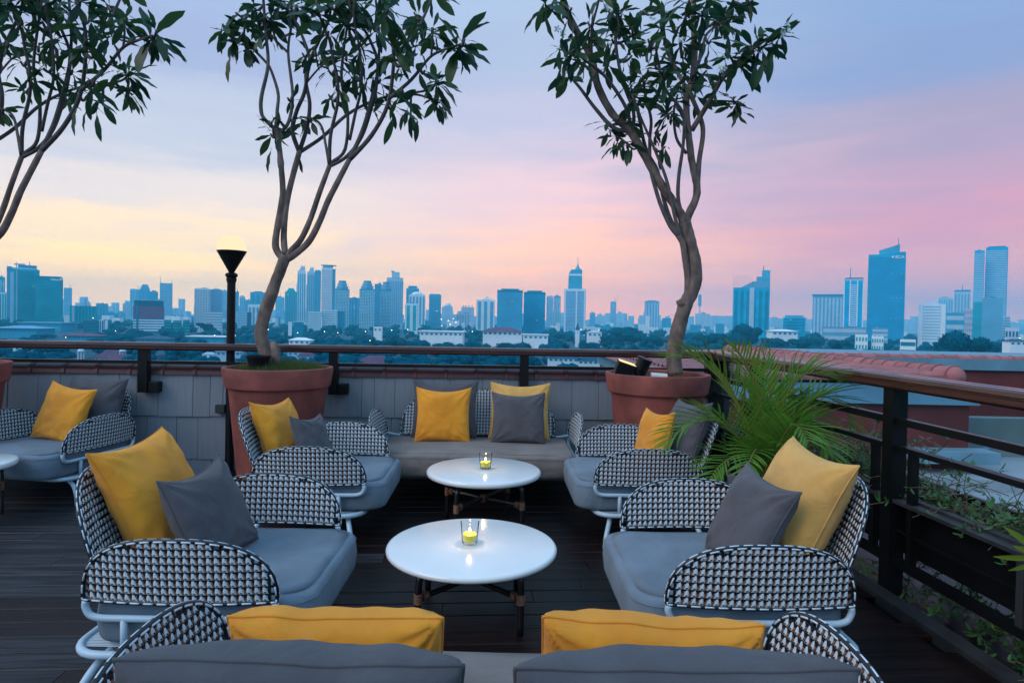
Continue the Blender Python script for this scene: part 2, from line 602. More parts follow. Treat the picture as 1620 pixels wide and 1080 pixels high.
def text_on(t, s, size, x, y, z, m, name='sign_lettering'):
    cu = bpy.data.curves.new('lettering', 'FONT')
    cu.body = s
    cu.size = size
    cu.extrude = size * .05
    cu.align_x = 'CENTER'
    o = bpy.data.objects.new('tmp', cu)
    S.collection.objects.link(o)
    dg = bpy.context.evaluated_depsgraph_get()
    me = bpy.data.meshes.new_from_object(o.evaluated_get(dg))
    bpy.data.objects.remove(o)
    me.materials.clear()
    me.materials.append(m)
    q = bpy.data.objects.new(name, me)
    link(q, t)
    q.matrix_local = Matrix.Translation((x, y, z)) @ Matrix.Rotation(PI / 2, 4, 'X')
    return q

# --- left group
tower('teal tower cut by the left edge of the photo', 'tower', -14, 8, 438, 1000, G_TEAL, 'vert', 20, 5, C_PALE)
tower('low striped pale block in front of the tower at the left edge', 'office block', -14, 11, 462, 900, C_WHITE, 'vert', 8, 6, G_TEAL)
tower('slim grey blue tower just left of the tall teal office tower', 'tower', 11, 19, 421, 1250, C_GREY, 'band', 30, 4)
def topA(t, w, d, h, px):
    tbox(t, 'roof_deck', C_PALE, -w * .46, w * .42, h + .01, h + px * 2.5, d * .8)
    tbox(t, 'plant_room', C_MID, -w * .25, w * .40, h + px * 2.6, h + px * 7, d * .5)
    tbox(t, 'plant_room', C_PALE, -w * .38, w * .0, h + px * 7.1, h + px * 9, d * .3)
    mast(t, -w * .3, h + px * 2.6, px * 9, px * .4); mast(t, w * .15, h + px * 7, px * 6, px * .4)
    tbox(t, 'edge_fin', C_PALE, -w / 2 - px * .3, -w / 2 + px * 4, 0, h - px * 5, d * 1.06)
    tbox(t, 'edge_fin', C_PALE, -w / 2 + px * 7, -w / 2 + px * 8.5, 0, h - px * 2, d * 1.04)
tower('tall teal office tower with white edge fins and roof clutter at far left', 'office tower', 17, 63, 426, 860, G_TEAL, 'band', 34, 6, G_DEEP, top=topA, inset=.15)
ta, w, d, h, px = tower('wide dark blue glass office block bearing a white sign at its top right corner', 'office tower', 56, 100, 441, 850, G_DEEP, 'band', 30, 6, G_TEAL, depth=.5)
MB().frustum([(-w / 2, -d / 2), (w / 2, -d / 2), (w / 2, d / 2), (-w / 2, d / 2)], h, [(-w / 2, -d / 2), (w * .46, -d / 2), (w * .46, d / 2), (-w / 2, d / 2)], h + px * 4).build('parapet', G_DEEP, ta)
text_on(ta, 'Allianz', px * 4.3, w * .20, -d / 2 - px * .35, h - px * 2.2, C_SIGN)
MB().tube([(w * .43 + math.cos(a) * px * 1.5, -d / 2 - px * .3, h + px * .3 + math.sin(a) * px * 1.5) for a in [k * PI / 8 for k in range(16)]], px * .3, 4, closed=True).build('sign_emblem', C_SIGN, ta)
MB().box(w * .43 - px * .25, w * .43 + px * .25, -d / 2 - px * .5, -d / 2 - px * .2, h - px * .6, h + px * 1.2).build('sign_emblem', C_SIGN, ta)
def crane(t, w, d, h, px, s=1):
    m = MB()
    m.tube([(w * .3 * s, 0, h), (w * .3 * s, 0, h + px * 5)], px * .25, 4)
    m.tube([(w * .1 * s, 0, h + px * 3.4), (w * .85 * s, 0, h + px * 5.5)], px * .22, 4)
    m.build('crane', C_MID, t)
tower('hazy tower under construction with a small crane, right of the signed glass block', 'tower', 101, 114, 455, 1900, C_PALE, 'band', 18, 4, C_GREY, top=crane)
tower('broad dark teal block with a pale window column and a roof mast', 'office block', 111, 153, 484, 820, G_DEEP, 'vert', 10, 8, G_TEAL, top=lambda t, w, d, h, px: (mast(t, w * .08, h, px * 12, px * .35), tbox(t, 'window_column', C_PALE, -w * .42, -w * .34, h * .1, h * .96, d * 1.05)))
tower('small domed pale building peeking over the dark teal block', 'office block', 128, 144, 479, 1300, C_PALE, None, top=crown(2, C_PALE, .7))
tower('low near black teal block below the dark teal block', 'office block', 132, 156, 507, 640, C_DEEP, 'band', 4, 4, G_DEEP)
tower('pair of white low blocks left of the red banded building', 'office block', 157, 164, 506, 640, C_WHITE, 'vert', 6, 2, top=lambda t, w, d, h, px: tbox(t, 'wall', C_WHITE, w * .75, w * 1.45, 0, h, d))
tower('hazy slab apartment block above the low white blocks', 'apartment block', 153, 171, 480, 1500, C_GREY, 'vert', 14, 4, C_MID)
tower('short hazy blue block right of the hazy slab block', 'office block', 171, 181, 494, 1500, C_GREY, 'band', 8, 4)
tower('square hazy blue block midway to the red banded building', 'office block', 185, 198, 495, 1600, C_MID, 'band', 8, 4, C_GREY)
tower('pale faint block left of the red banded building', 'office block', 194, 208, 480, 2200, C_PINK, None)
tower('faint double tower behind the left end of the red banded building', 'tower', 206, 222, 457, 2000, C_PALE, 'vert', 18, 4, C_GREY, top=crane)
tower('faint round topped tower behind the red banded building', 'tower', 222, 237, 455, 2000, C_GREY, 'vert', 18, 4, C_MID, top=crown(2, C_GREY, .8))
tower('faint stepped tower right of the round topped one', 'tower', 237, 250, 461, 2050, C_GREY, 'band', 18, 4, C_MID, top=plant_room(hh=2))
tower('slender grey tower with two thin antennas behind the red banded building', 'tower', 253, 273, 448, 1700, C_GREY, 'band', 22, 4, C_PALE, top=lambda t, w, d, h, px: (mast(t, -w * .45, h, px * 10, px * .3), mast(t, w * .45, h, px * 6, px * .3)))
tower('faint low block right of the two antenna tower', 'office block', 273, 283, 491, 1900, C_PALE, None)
def redtop(t, w, d, h, px):
    tbox(t, 'roof_storey', C_DEEP, -w * .47, w * .48, h, h + px * 8.5, d * .9)
    tbox(t, 'roof_rim', C_PALE, -w * .53, w * .53, h + px * 8.6, h + px * 9.6, d * 1.0)
    for i in range(6):
        z0 = h - px * (2.9 + i * 3.3)
        tbox(t, 'red_band', C_RED, -w * .502, w * .502, z0, z0 + px * 2.4, d * 1.02)
    for i in range(5):
        z0 = h - px * (23.5 + i * 4.0)
        tbox(t, 'white_band', C_WHITE, -w * .502, w * .502, z0, z0 + px * 2.4, d * 1.02)
    tbox(t, 'stair_core', G_DEEP, -w * .40, -w * .33, 0, h, d * 1.05)
tower('office building with red upper bands and white lower bands', 'office block', 211, 260, 484, 700, G_WIN, None, top=redtop, depth=.6)
for lb, a, b, y in (('dark block right beside the red banded building', 260, 271, 506), ('second dark low block right of the red banded building', 274, 287, 507), ('third dark low block, just left of the white gridded apartment', 290, 300, 506)):
    tower(lb, 'office block', a, b, y, 640, C_DEEP, 'band', 5, 3, G_TEAL)
# --- between lamp and left tree
tower('beige and blue apartment slab with a grid of small windows left of the lamp post', 'apartment block', 308, 333, 456, 780, C_WHITE, 'grid', 17, 6, G_WIN, depth=.9)
tower('bluish half of the gridded apartment slab next to the lamp post', 'apartment block', 333, 352, 458, 790, C_GREY, 'grid', 17, 6, C_PALE, depth=.9, top=plant_room(C_PALE, 2))
tower('lower gridded podium in front of the apartment slab', 'apartment block', 326, 352, 494, 740, C_WHITE, 'grid', 7, 8, G_WIN)
tower('faint tower immediately left of the lamp post', 'tower', 352, 361, 460, 1800, C_GREY, 'band', 14, 3, C_PALE)
tower('faint dark tower immediately right of the lamp post', 'tower', 370, 378, 461, 1700, C_GREY, 'band', 14, 3, C_MID)
tower('pale narrow tower second right of the lamp post', 'tower', 379, 388, 469, 1800, C_PALE, 'vert', 12, 3, C_GREY)
tower('short grey tower third right of the lamp post', 'tower', 388, 396, 474, 1750, C_GREY, None)
tower('wide hazy dark tower behind the left tree trunk', 'tower', 396, 421, 462, 1500, C_GREY, 'vert', 12, 3, C_MID, top=plant_room(hh=1.5))
tower('pale mall block right of the lamp post base', 'office block', 371, 391, 493, 1100, C_PALE, 'grid', 6, 8, C_GREY)
tower('white building with a tall arched front beside the left tree trunk', 'office block', 392, 417, 484, 900, C_WHITE, 'vert', 8, 4, C_GREY, top=crown(1, C_WHITE, .95))
tower('narrow dark block in front of the arched white building', 'office block', 391, 398, 494, 700, C_DEEP, None)
tower('pale hazy tower just right of the left tree trunk', 'tower', 436, 450, 470, 2300, C_PALE, 'vert', 10, 4, C_GREY)
# --- cluster right of the left tree
tower('teal residential tower with a stepped top right of the left tree trunk', 'apartment tower', 451, 470, 461, 1050, G_TEAL, 'vert', 18, 5, C_GREY, top=crown(2, G_TEAL, .7))
def slant(t, w, d, h, px):
    MB().frustum([(-w * .3, -d * .4), (w * .4, -d * .4), (w * .4, d * .4), (-w * .3, d * .4)], h, [(-w * .1, -d * .3), (w * .4, -d * .3), (w * .4, d * .3), (-w * .1, d * .3)], h + px * 6).build('crown', C_PALE, t)
    tbox(t, 'crown_fin', C_PALE, -w * .12, w * .42, h + px * 6.8, h + px * 7.4, d * .6)
    tbox(t, 'wing', C_PALE, -w * .62, -w * .5, 0, h - px * 20, d * .8)
tower('left one of two tall slender pale towers with slanted crowns', 'tower', 471, 484, 428, 1150, C_WHITE, 'vert', 30, 4, G_PALE, top=slant)
tower('right one of two tall slender pale towers with slanted crowns', 'tower', 486, 498, 430, 1200, C_PALE, 'vert', 30, 4, G_PALE, top=slant)
tower('flat topped blue slab tower between pale towers', 'tower', 498, 508, 428, 1300, G_PALE, 'band', 30, 4, C_GREY)
tower('tall pale pink tower with an overhanging flat cap', 'office tower', 509, 526, 424, 1150, C_WHITE, 'band', 34, 6, C_PINK, top=lambda t, w, d, h, px: (tbox(t, 'crown', C_PALE, -w * .4, w * .55, h, h + px * 4, d * .7), tbox(t, 'cap', C_GREY, -w * .55, w * .85, h + px * 4.1, h + px * 5.1, d * 1.1), tbox(t, 'side_wing', G_PALE, w * .502, w * .80, 0, h - px, d * .8)))
def octa(t, w, d, h, px):
    for i, s in enumerate((.82, .66, .52)):
        r_ = w * s / 2
        MB().lathe([(r_, h + i * px * 4.5), (r_, h + (i + 1) * px * 4.5 - .05)], 8).build('setback', C_GREY, t)
        MB().lathe([(r_ * 1.04, h + (i + .8) * px * 4.5), (r_ * 1.04, h + (i + .95) * px * 4.5)], 8).build('cornice', C_PALE, t)
tower('octagonal topped apartment tower just right of the capped pink tower', 'apartment tower', 530, 553, 457, 1000, G_PALE, 'grid', 26, 9, C_WHITE, top=octa)
tower('octagonal topped apartment tower, second from the left of three', 'apartment tower', 569, 593, 457, 980, G_PALE, 'grid', 26, 9, C_WHITE, top=octa)
tower('octagonal topped apartment tower, rightmost of three', 'apartment tower', 601, 620, 459, 1010, G_PALE, 'grid', 26, 8, C_WHITE, top=octa)
tower('narrow tower wedged between two octagonal topped towers', 'tower', 593, 604, 449, 1200, C_GREY, 'band', 24, 4, C_MID)
tower('low white office with window bands, left of a pair below the tall towers', 'office block', 487, 508, 493, 850, C_WHITE, 'grid', 9, 8, G_PALE)
tower('low white office with window bands, right of a pair below the tall towers', 'office block', 510, 534, 490, 860, C_WHITE, 'grid', 9, 9, G_PALE)
tower('plain blue flank block beside the low white offices', 'office block', 534, 546, 492, 870, C_MID, None)
tower('blue grey block between the first two octagonal topped towers', 'office block', 553, 569, 471, 1300, C_MID, 'vert', 14, 3, C_GREY)
tower('small white and teal block low among trees right of the left trunk', 'office block', 456, 462, 509, 620, C_WHITE, None, top=lambda t, w, d, h, px: (tbox(t, 'wall', G_DEEP, w * .9, w * 3.6, 0, h, d), tbox(t, 'roof', C_WHITE, w * .8, w * 3.8, h + .01, h + px * .8, d * 1.2)))
tower('tall ribbed grey tower with a stepped crown behind the rightmost octagonal tower', 'office tower', 612, 638, 440, 1250, C_PALE, 'vert', 30, 9, C_GREY, top=lambda t, w, d, h, px: (tbox(t, 'shoulder', C_GREY, -w * .45, w * .5, h, h + px * .8, d), tbox(t, 'crown', C_PALE, -w * .2, w * .28, h + px, h + px * 10, d * .5), tbox(t, 'crown_top', C_GREY, -w * .24, -w * .04, h + px * 10.1, h + px * 12, d * .4)))
tower('dark blue grey tower behind the white domed building', 'tower', 643, 663, 456, 1500, C_GREY, 'band', 18, 4, C_MID, top=plant_room(C_MID, 4, .7))
def dome(t, w, d, h, px):
    MB().lathe([(w * .36 * math.cos(a), h + px * 5 * math.sin(a)) for a in [i * PI / 2 / 6 for i in range(7)]], 16, cap1=False).build('dome', C_WHITE, t, smooth=True)
tower('white office tower with a shallow dome', 'office tower', 647, 673, 466, 1250, C_WHITE, 'vert', 18, 5, C_GREY, top=dome)
tower('short white slab with two dark window strips', 'office block', 641, 661, 480, 900, C_WHITE, 'vert', 12, 2, G_TEAL, depth=.4)
tower('grey blue slab tower right of the domed white tower', 'office tower', 679, 698, 466, 1350, C_GREY, 'band', 22, 4, C_MID, top=plant_room(C_MID, 1.2, .8))
tower('faint tower with a pale dome in the middle of the skyline', 'tower', 702, 716, 484, 2400, C_PALE, 'vert', 10, 4, C_PINK, top=dome)
tower('faint apartment cluster with four roof turrets', 'apartment block', 730, 750, 486, 1900, C_PINK, 'vert', 10, 5, C_PALE, top=lambda t, w, d, h, px: [tbox(t, 'turret', C_GREY, w * q, w * (q + .09), h, h + px * 3, d * .3) for q in (-.4, -.2, .05, .3)])
tower('pinkish low block with a blue side, centre of the skyline', 'office block', 722, 743, 496, 1300, C_PINK, 'vert', 10, 5, C_GREY)
tower('white tower with two dark vertical strips left of the twin blue offices', 'office tower', 754, 783, 474, 1050, C_WHITE, 'vert', 14, 3, C_GREY, top=lambda t, w, d, h, px: (tbox(t, 'crown', C_WHITE, -w * .1, w * .35, h, h + px * 3, d * .6), tbox(t, 'lift_tower', C_PALE, w * .0, w * .12, h + px * 3.1, h + px * 5, d * .3)))
def flatroof(t, w, d, h, px):
    tbox(t, 'dark_attic', G_DEEP, -w * .505, w * .505, h - px * 3, h + .1, d * 1.03)
    tbox(t, 'plant_room', G_DEEP, -w * .35, w * .35, h + .11, h + px * 2.6, d * .6)
tower('left one of the twin wide blue banded office blocks', 'office block', 787, 827, 459, 860, G_BLUE, 'band', 24, 8, C_GREY, top=flatroof)
tower('right one of the twin wide blue banded office blocks', 'office block', 829, 863, 462, 900, G_BLUE, 'band', 24, 8, C_MID, top=flatroof)
tower('pale paired residential tower right of the twin blue offices', 'apartment tower', 865, 875, 468, 1500, C_PALE, 'vert', 16, 4, C_GREY)
tower('pale residential tower beside the needle topped skyscraper', 'apartment tower', 876, 887, 468, 1550, C_GREY, 'vert', 16, 4, C_PALE)
def needle(t, w, d, h, px):
    MB().frustum([(-w * .33, -d * .4), (w * .32, -d * .4), (w * .32, d * .4), (-w * .33, d * .4)], h, [(-w * .32, -d * .4), (w * .31, -d * .4), (w * .31, d * .4), (-w * .32, d * .4)], h + px * 21).build('upper_shaft', G_PALE, t)
    tbox(t, 'light_band', C_WHITE, -w * .325, w * .315, h + px * 21.1, h + px * 24, d * .8)
    MB().frustum([(-w * .32, -d * .4), (w * .31, -d * .4), (w * .31, d * .4), (-w * .32, d * .4)], h + px * 24.1, [(-w * .20, -d * .3), (w * .31, -d * .3), (w * .31, d * .3), (-w * .20, d * .3)], h + px * 31).build('sloped_top', C_MID, t)
    MB().lathe([(w * .16, h + px * 31), (w * .10, h + px * 34), (w * .05, h + px * 37), (px * .5, h + px * 41), (px * .2, h + px * 52)], 8, Matrix.Translation((w * .1, 0, 0))).build('spire', C_GREY, t)
    for q in (-.49, .04, .42):
        tbox(t, 'pier', C_WHITE, w * q, w * (q + .07), 0, h + .02, d * 1.06)
    tbox(t, 'cornice', C_WHITE, -w * .505, w * .505, h - px * 3.5, h + .1, d * 1.04)
tower('landmark skyscraper with a sloped glass top and a thin needle spire', 'skyscraper', 893, 927, 457, 1000, G_BLUE, 'band', 30, 6, C_PALE, top=needle)
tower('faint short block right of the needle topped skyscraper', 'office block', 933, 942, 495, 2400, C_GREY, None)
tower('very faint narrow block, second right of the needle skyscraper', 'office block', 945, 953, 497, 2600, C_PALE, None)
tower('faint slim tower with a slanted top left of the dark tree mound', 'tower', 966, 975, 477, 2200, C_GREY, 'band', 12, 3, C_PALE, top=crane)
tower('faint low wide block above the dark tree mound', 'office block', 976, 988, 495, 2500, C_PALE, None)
tower('grey blue curved tower left of the right tree trunk', 'office tower', 1020, 1043, 476, 1500, C_GREY, 'vert', 12, 5, C_PALE, top=plant_room(C_GREY, 1.2, .6))
tower('small white tower in front of the grey blue curved tower', 'tower', 1021, 1028, 500, 1100, C_WHITE, None, top=lambda t, w, d, h, px: tbox(t, 'cap', C_PALE, -w * .7, w * .7, h + .01, h + px, d))
tower('faint block with a thin crane behind the right tree trunk', 'office block', 1047, 1062, 503, 1900, C_MID, None, top=crane)
t, w, d, h, px = tower('thin pylon with a square billboard just right of the right tree trunk', 'billboard', 1106, 1108, 484, 1500, C_PALE, None, name='billboard')
tbox(t, 'board', C_GREY, -px * 2.5, px * 2.5, h, h + px * 18, px * 2)
tower('faint cluster right of the right tree trunk', 'office block', 1100, 1123, 496, 2500, C_PALE, 'vert', 6, 5, C_PINK)
tower('tiny blue box building on the horizon right of the right trunk', 'office block', 1132, 1146, 512, 1300, C_MID, None)
def lattice(t, w, d, h, px):
    m = MB()
    for i in range(7):
        x = -w / 2 + i * w * .105
        hh = px * (21 - i * i * .28)
        m.box(x, x + px * .25, -d / 2, -d / 2 + px * .3, h, h + hh)
    for j in range(7):
        m.box(-w / 2, -w / 2 + w * .63 - j * w * .03, -d / 2, -d / 2 + px * .3, h + j * px * 3.1, h + j * px * 3.1 + px * .22)
    m.build('roof_lattice', C_MID, t)
    MB().frustum([(-w * .3, -d / 2), (w / 2, -d / 2), (w / 2, d / 2), (-w * .3, d / 2)], h, [(w * .05, -d / 2), (w / 2, -d / 2), (w / 2, d / 2), (w * .05, d / 2)], h + px * 10).build('sloping_attic', C_GREY, t)
    tbox(t, 'core_tower', G_PALE, w * .28, w * .5, h + px * 10.01, h + px * 28, d * .5)
    tbox(t, 'core_step', C_GREY, w * .13, w * .279, h + px * 10.01, h + px * 18, d * .5)
    mast(t, w * .32, h + px * 28, px * 8, px * .6)
    tbox(t, 'light_strip', C_PALE, -w * .05, w * .08, 0, h, d * 1.02)
tower('blue glass tower with an open lattice on its left roof and a stepped core', 'office tower', 1160, 1218, 455, 900, G_BLUE, 'vert', 10, 6, G_DEEP, top=lattice)
tower('squat solid blue block between the lattice tower and the ribbed hazy slab', 'office block', 1239, 1274, 502, 800, G_BLUE, 'band', 8, 6, G_DEEP, top=plant_room(C_GREY, 3.5, .85))
tower('hazy ribbed slab with a thin flat roof left of the white striped tower', 'apartment block', 1286, 1334, 467, 1200, C_GREY, 'vert', 14, 8, C_PALE, top=lambda t, w, d, h, px: tbox(t, 'roof_slab', C_MID, -w * .53, w * .52, h + .01, h + px * 1.6, d * 1.1))
def whites(t, w, d, h, px):
    for q in (-.5, -.20, .16, .44):
        tbox(t, 'white_pier', C_WHITE, w * q, w * (q + .06), 0, h, d * 1.05)
    m = MB()
    for i in range(24):
        m.box(-w * .13, w * .15, -d / 2 - px * .5, -d / 2 + .1, h * (.14 + i * .034), h * (.14 + i * .034) + px * 1.3)
    m.build('balcony_stripes', C_WHITE, t, kind='stuff')
    tbox(t, 'cap', C_PALE, -w * .5, w * .5, h + .01, h + px * 3, d)
    tbox(t, 'roof_rail', C_GREY, -w * .45, w * .45, h + px * 4.4, h + px * 4.9, d)
    mast(t, -w * .18, h + px * 3, px * 18, px * .5)
tower('slim tower with white vertical piers, striped centre and a tall mast', 'office tower', 1335, 1367, 444, 880, G_BLUE, None, top=whites)
def bca(t, w, d, h, px):
    MB().add([(-w * .22, -d * .3, h), (w * .34, -d * .3, h), (w * .34, d * .3, h), (-w * .22, d * .3, h), (-w * .22, -d * .3, h + px * 7), (w * .34, -d * .3, h + px * 16), (w * .34, d * .3, h + px * 16), (-w * .22, d * .3, h + px * 7)],
             [(0, 3, 2, 1), (4, 5, 6, 7), (0, 1, 5, 4), (1, 2, 6, 5), (2, 3, 7, 6), (3, 0, 4, 7)]).build('sloped_crown', G_PALE, t)
    mast(t, w * .30, h + px * 15, px * 12, px * .4)
    MB().box(w * .10, w / 2, -d / 2, d / 2, h + .01, h + px * 3).build('parapet', G_BLUE, t)
    text_on(t, 'BCA', px * 6.4, w * .34, -d / 2 - px * .3, h - px * 7, C_SIGN)
    fl = MB()
    for k in range(5):
        a = k * 2 * PI / 5
        fl.lathe([(px * .75, 0), (px * .75, px * .3)], 6, Matrix.Translation((w * .155 + math.cos(a) * px * 1.1, -d / 2 - px * .05, h - px * 4.6 + math.sin(a) * px * 1.0)) @ Matrix.Rotation(PI / 2, 4, 'X'))
    fl.build('sign_emblem', C_SIGN, t)
    m = MB()
    for i in range(30):
        m.box(-w * .5, -w * .42, -d / 2 - px * .5, -d / 2, h * .12 + i * h * .028, h * .12 + i * h * .028 + px * 1.2)
    m.build('corner_balconies', G_PALE, t, kind='stuff')
    for zz in (.78, .52, .30):
        for q in (.15, .27, .39):
            MB().box(w * q, w * q + px * 1.3, -d / 2 - px * .3, -d / 2, h * zz, h * zz + px * 1.6).build('sky_window', C_PALE, t)
tower('tall solid blue skyscraper with a slanted crown and white sign letters', 'skyscraper', 1374, 1433, 402, 760, G_BLUE, 'band', 44, 8, mat('haze_blue_spandrel', (.004, .24, .50), rough=.5, metal=0), top=bca, depth=.8)
tower('white hotel block with a dense square window grid', 'hotel', 1453, 1496, 481, 760, C_WHITE, 'grid', 13, 10, G_BLUE, inset=.16, top=lambda t, w, d, h, px: MB().frustum([(-w * .35, -d * .4), (w * .3, -d * .4), (w * .3, d * .4), (-w * .35, d * .4)], h, [(-w * .1, -d * .3), (w * .15, -d * .3), (w * .15, d * .3), (-w * .1, d * .3)], h + px * 4).build('roof', C_PALE, t))
tower('faint wide slab behind the white hotel block', 'tower', 1485, 1508, 471, 1900, C_PALE, 'vert', 12, 6, C_GREY)
tower('hazy hotel tower with an overhanging dark cap and a short mast', 'hotel', 1510, 1535, 461, 1400, C_PALE, 'vert', 16, 5, C_GREY, top=lambda t, w, d, h, px: (tbox(t, 'cap', C_MID, -w * .5, w * .52, h + .01, h + px * 2.5, d * 1.1), mast(t, 0, h + px * 2.5, px * 9, px * .4)))
tower('low pale building with a hipped roof left of the tall right hand tower', 'office block', 1524, 1540, 488, 1100, C_PINK, 'grid', 5, 5, C_GREY)
tower('long low teal building behind the big dark tree', 'office block', 1497, 1526, 495, 1000, C_MID, 'band', 3, 6, C_PALE)
tower('left blade of the tall banded tower at the right side', 'apartment tower', 1542, 1558, 396, 1000, G_BLUE, 'band', 46, 4, C_PALE)
tower('wider right blade of the tall banded tower at the right side', 'apartment tower', 1560, 1595, 391, 1010, G_BLUE, 'band', 48, 5, C_PALE, top=plant_room(G_DEEP, 2, .8))
tower('narrow teal block in front of the tall banded tower', 'office block', 1540, 1554, 477, 860, G_TEAL, 'band', 16, 3, C_MID)
tower('flat lavender blue block in front of the tall banded tower', 'office block', 1554, 1587, 471, 850, C_GREY, None, top=plant_room(C_MID, 2, .3))
tower('striped low wing right of the lavender blue block', 'office block', 1587, 1598, 500, 900, C_PALE, 'band', 10, 3, G_PALE)
tower('low villa with lit windows at the right edge of the skyline', 'house', 1590, 1612, 518, 420, C_PALE, 'grid', 3, 4, G_WIN)
# near low blocks
tower('low white and teal block among trees below the white piered tower', 'office block', 1353, 1373, 529, 430, C_WHITE, 'grid', 3, 4, G_TEAL)
tower('low white terrace block among trees below the blue skyscraper', 'office block', 1379, 1398, 532, 430, C_WHITE, 'grid', 3, 5, G_TEAL, top=lambda t, w, d, h, px: [tbox(t, 'roof_post', C_WHITE, w * q, w * (q + .08), h, h + px * 1.5, d * .6) for q in (-.45, -.1, .3)])
tower('small bright white slatted building with dark bands left of the big dark tree', 'office block', 1424, 1449, 537, 380, C_WHITE, 'band', 3, 4, G_DEEP)
tower('grey podium at the foot of the white piered tower', 'office block', 1300, 1372, 517, 860, C_GREY, 'band', 2, 8, C_PALE)
tower('long grey car park at the foot of the solid blue skyscraper', 'office block', 1380, 1405, 519, 720, C_GREY, 'band', 4, 6, C_PALE)

HSPAN = [(118, 138, 300), (184, 204, 300), (906, 922, 560)]
def house(label, xl, xr, ye, z, roofh_px, wallm, roofm, hpx=8, cat='house', flat=False, win=True):
    HSPAN.append((xl - 3, xr + 3, z))
    c = P((xl + xr) / 2, ye, z)
    px = z / F
    w = (xr - xl) * px
    d = w * .6
    t = empty('house', (c.x, z + d / 2, GZ), 0, label, cat, 'low houses and roofs below the terrace')
    h = c.z - GZ
    MB().box(-w / 2, w / 2, -d / 2, d / 2, 0, h).build('wall', wallm, t)
    if flat:
        MB().box(-w * .54, w * .54, -d * .56, d * .56, h + .01, h + px * 1.5).build('roof', roofm, t)
    else:
        o = w * .06
        rl = max(0, w / 2 - d / 2)
        MB().add([(-w / 2 - o, -d / 2 - o, h + .01), (w / 2 + o, -d / 2 - o, h + .01), (w / 2 + o, d / 2 + o, h + .01), (-w / 2 - o, d / 2 + o, h + .01), (-rl, 0, h + roofh_px * px), (rl, 0, h + roofh_px * px)],
                 [(0, 1, 5, 4), (1, 2, 5), (2, 3, 4, 5), (3, 0, 4), (3, 2, 1, 0)]).build('roof', roofm, t)
    if win:
        n = max(2, int((xr - xl) / 7))
        for i in range(n):
            x = -w / 2 + (i + .5) * w / n
            MB().box(x - w / n * .25, x + w / n * .25, -d / 2 - .06, -d / 2, h - px * 5, h - px * 2).build('window', G_DEEP, t)
    return t, w, d, h, px
house('long white flat roofed hall above the handrail left of centre', 664, 732, 525, 520, 0, C_WHITE, C_WHITE, flat=True)
house('white villa with a red roof above the handrail near the centre', 764, 826, 524, 500, 6, C_WHITE, C_RROOF)
house('small white stepped house right of the red roofed villa', 828, 867, 530, 470, 0, C_WHITE, C_WHITE, flat=True)
house('white colonial house among trees just right of the left trunk', 457, 490, 538, 420, 4, C_WHITE, C_WHITE)
house('tiny white block with lit windows among trees at mid left', 591, 604, 518, 600, 0, C_WHITE, C_WHITE, flat=True)
house('wide purple hipped roof seen under the handrail right of the grassy pot', 560, 622, 576, 250, 13, C_PALE, C_RROOF)
house('blue hipped roof over white walls seen under the handrail, left of the corner pot', 868, 915, 566, 270, 8, C_WHITE, C_BROOF)
house('second blue hipped roof over white walls touching the corner pot', 915, 962, 570, 270, 9, C_WHITE, C_BROOF)
house('large red hipped roof seen under the handrail at far left', 150, 190, 566, 300, 12, C_PALE, C_RROOF)
house('lower reddish roof right of the large red hipped roof', 170, 212, 569, 290, 8, C_PALE, C_RROOF)
house('small red roof right of the leftmost railing post', 242, 268, 566, 300, 5, C_MID, C_RROOF)
house('white and blue shed roof seen under the handrail at far left', 30, 72, 566, 260, 4, C_PALE, C_WHITE)
house('white balconied house under the handrail at the far left', 14, 40, 548, 330, 0, C_WHITE, C_PALE, flat=True)
house('white flat roofed building left of the lamp post above the handrail', 296, 355, 533, 430, 0, C_MID, C_WHITE, flat=True)
house('small white house under the handrail left of the lamp post', 320, 338, 560, 280, 3, C_WHITE, C_PALE)
house('white roofed house behind the lamp post under the handrail', 342, 380, 556, 300, 3, C_PALE, C_WHITE)
house('blue roofed house under the handrail right of the grassy pot', 455, 480, 556, 320, 4, C_PALE, C_BROOF)
house('small red roofed house under the handrail near the left trunk', 470, 496, 563, 290, 5, C_PALE, C_RROOF)
house('grey blue shed far left with a long roof above the handrail', -10, 58, 519, 520, 4, C_MID, C_GREY)
house('pale teal podium at the foot of the signed glass block', 30, 96, 511, 700, 0, C_MID, C_GREY, flat=True)
house('tiny white house by the small steeple', 930, 952, 526, 520, 3, C_WHITE, C_PALE)
house('long purple roof seen above the handrail at left', 100, 150, 531, 420, 4, C_MID, C_RROOF)
house('small blue roof above the handrail below the red banded building', 215, 262, 536, 400, 5, C_MID, C_BROOF)
house('white gable end at the far right under the skyline', 1598, 1625, 540, 330, 4, C_WHITE, C_BROOF)
house('white villa half hidden by trees below the lattice tower', 1222, 1262, 524, 600, 3, C_WHITE, C_WHITE)
for lb, x, y in (('white domed gazebo under the handrail at left', 128, 556), ('white domed gazebo left of the leftmost visible railing post', 194, 556)):
    z = 300
    px = z / F
    c = P(x, y, z)
    t = empty('gazebo', (c.x, z, GZ), 0, lb, 'gazebo', 'domed gazebos')
    h = c.z - GZ
    MB().lathe([(px * 5.2, h), (px * 5.6, h + px * .8)] + [(px * 4.6 * math.cos(a), h + px * .8 + px * 4.2 * math.sin(a)) for a in [i * PI / 2 / 5 for i in range(6)]], 14, cap1=False).build('dome', C_WHITE, t, smooth=True, angle=50)
    for k in range(6):
        a = k * PI / 3 + .2
        MB().tube([(px * 4.4 * math.cos(a), px * 4.4 * math.sin(a), 0), (px * 4.4 * math.cos(a), px * 4.4 * math.sin(a), h)], px * .5, 6).build('column', C_WHITE, t)
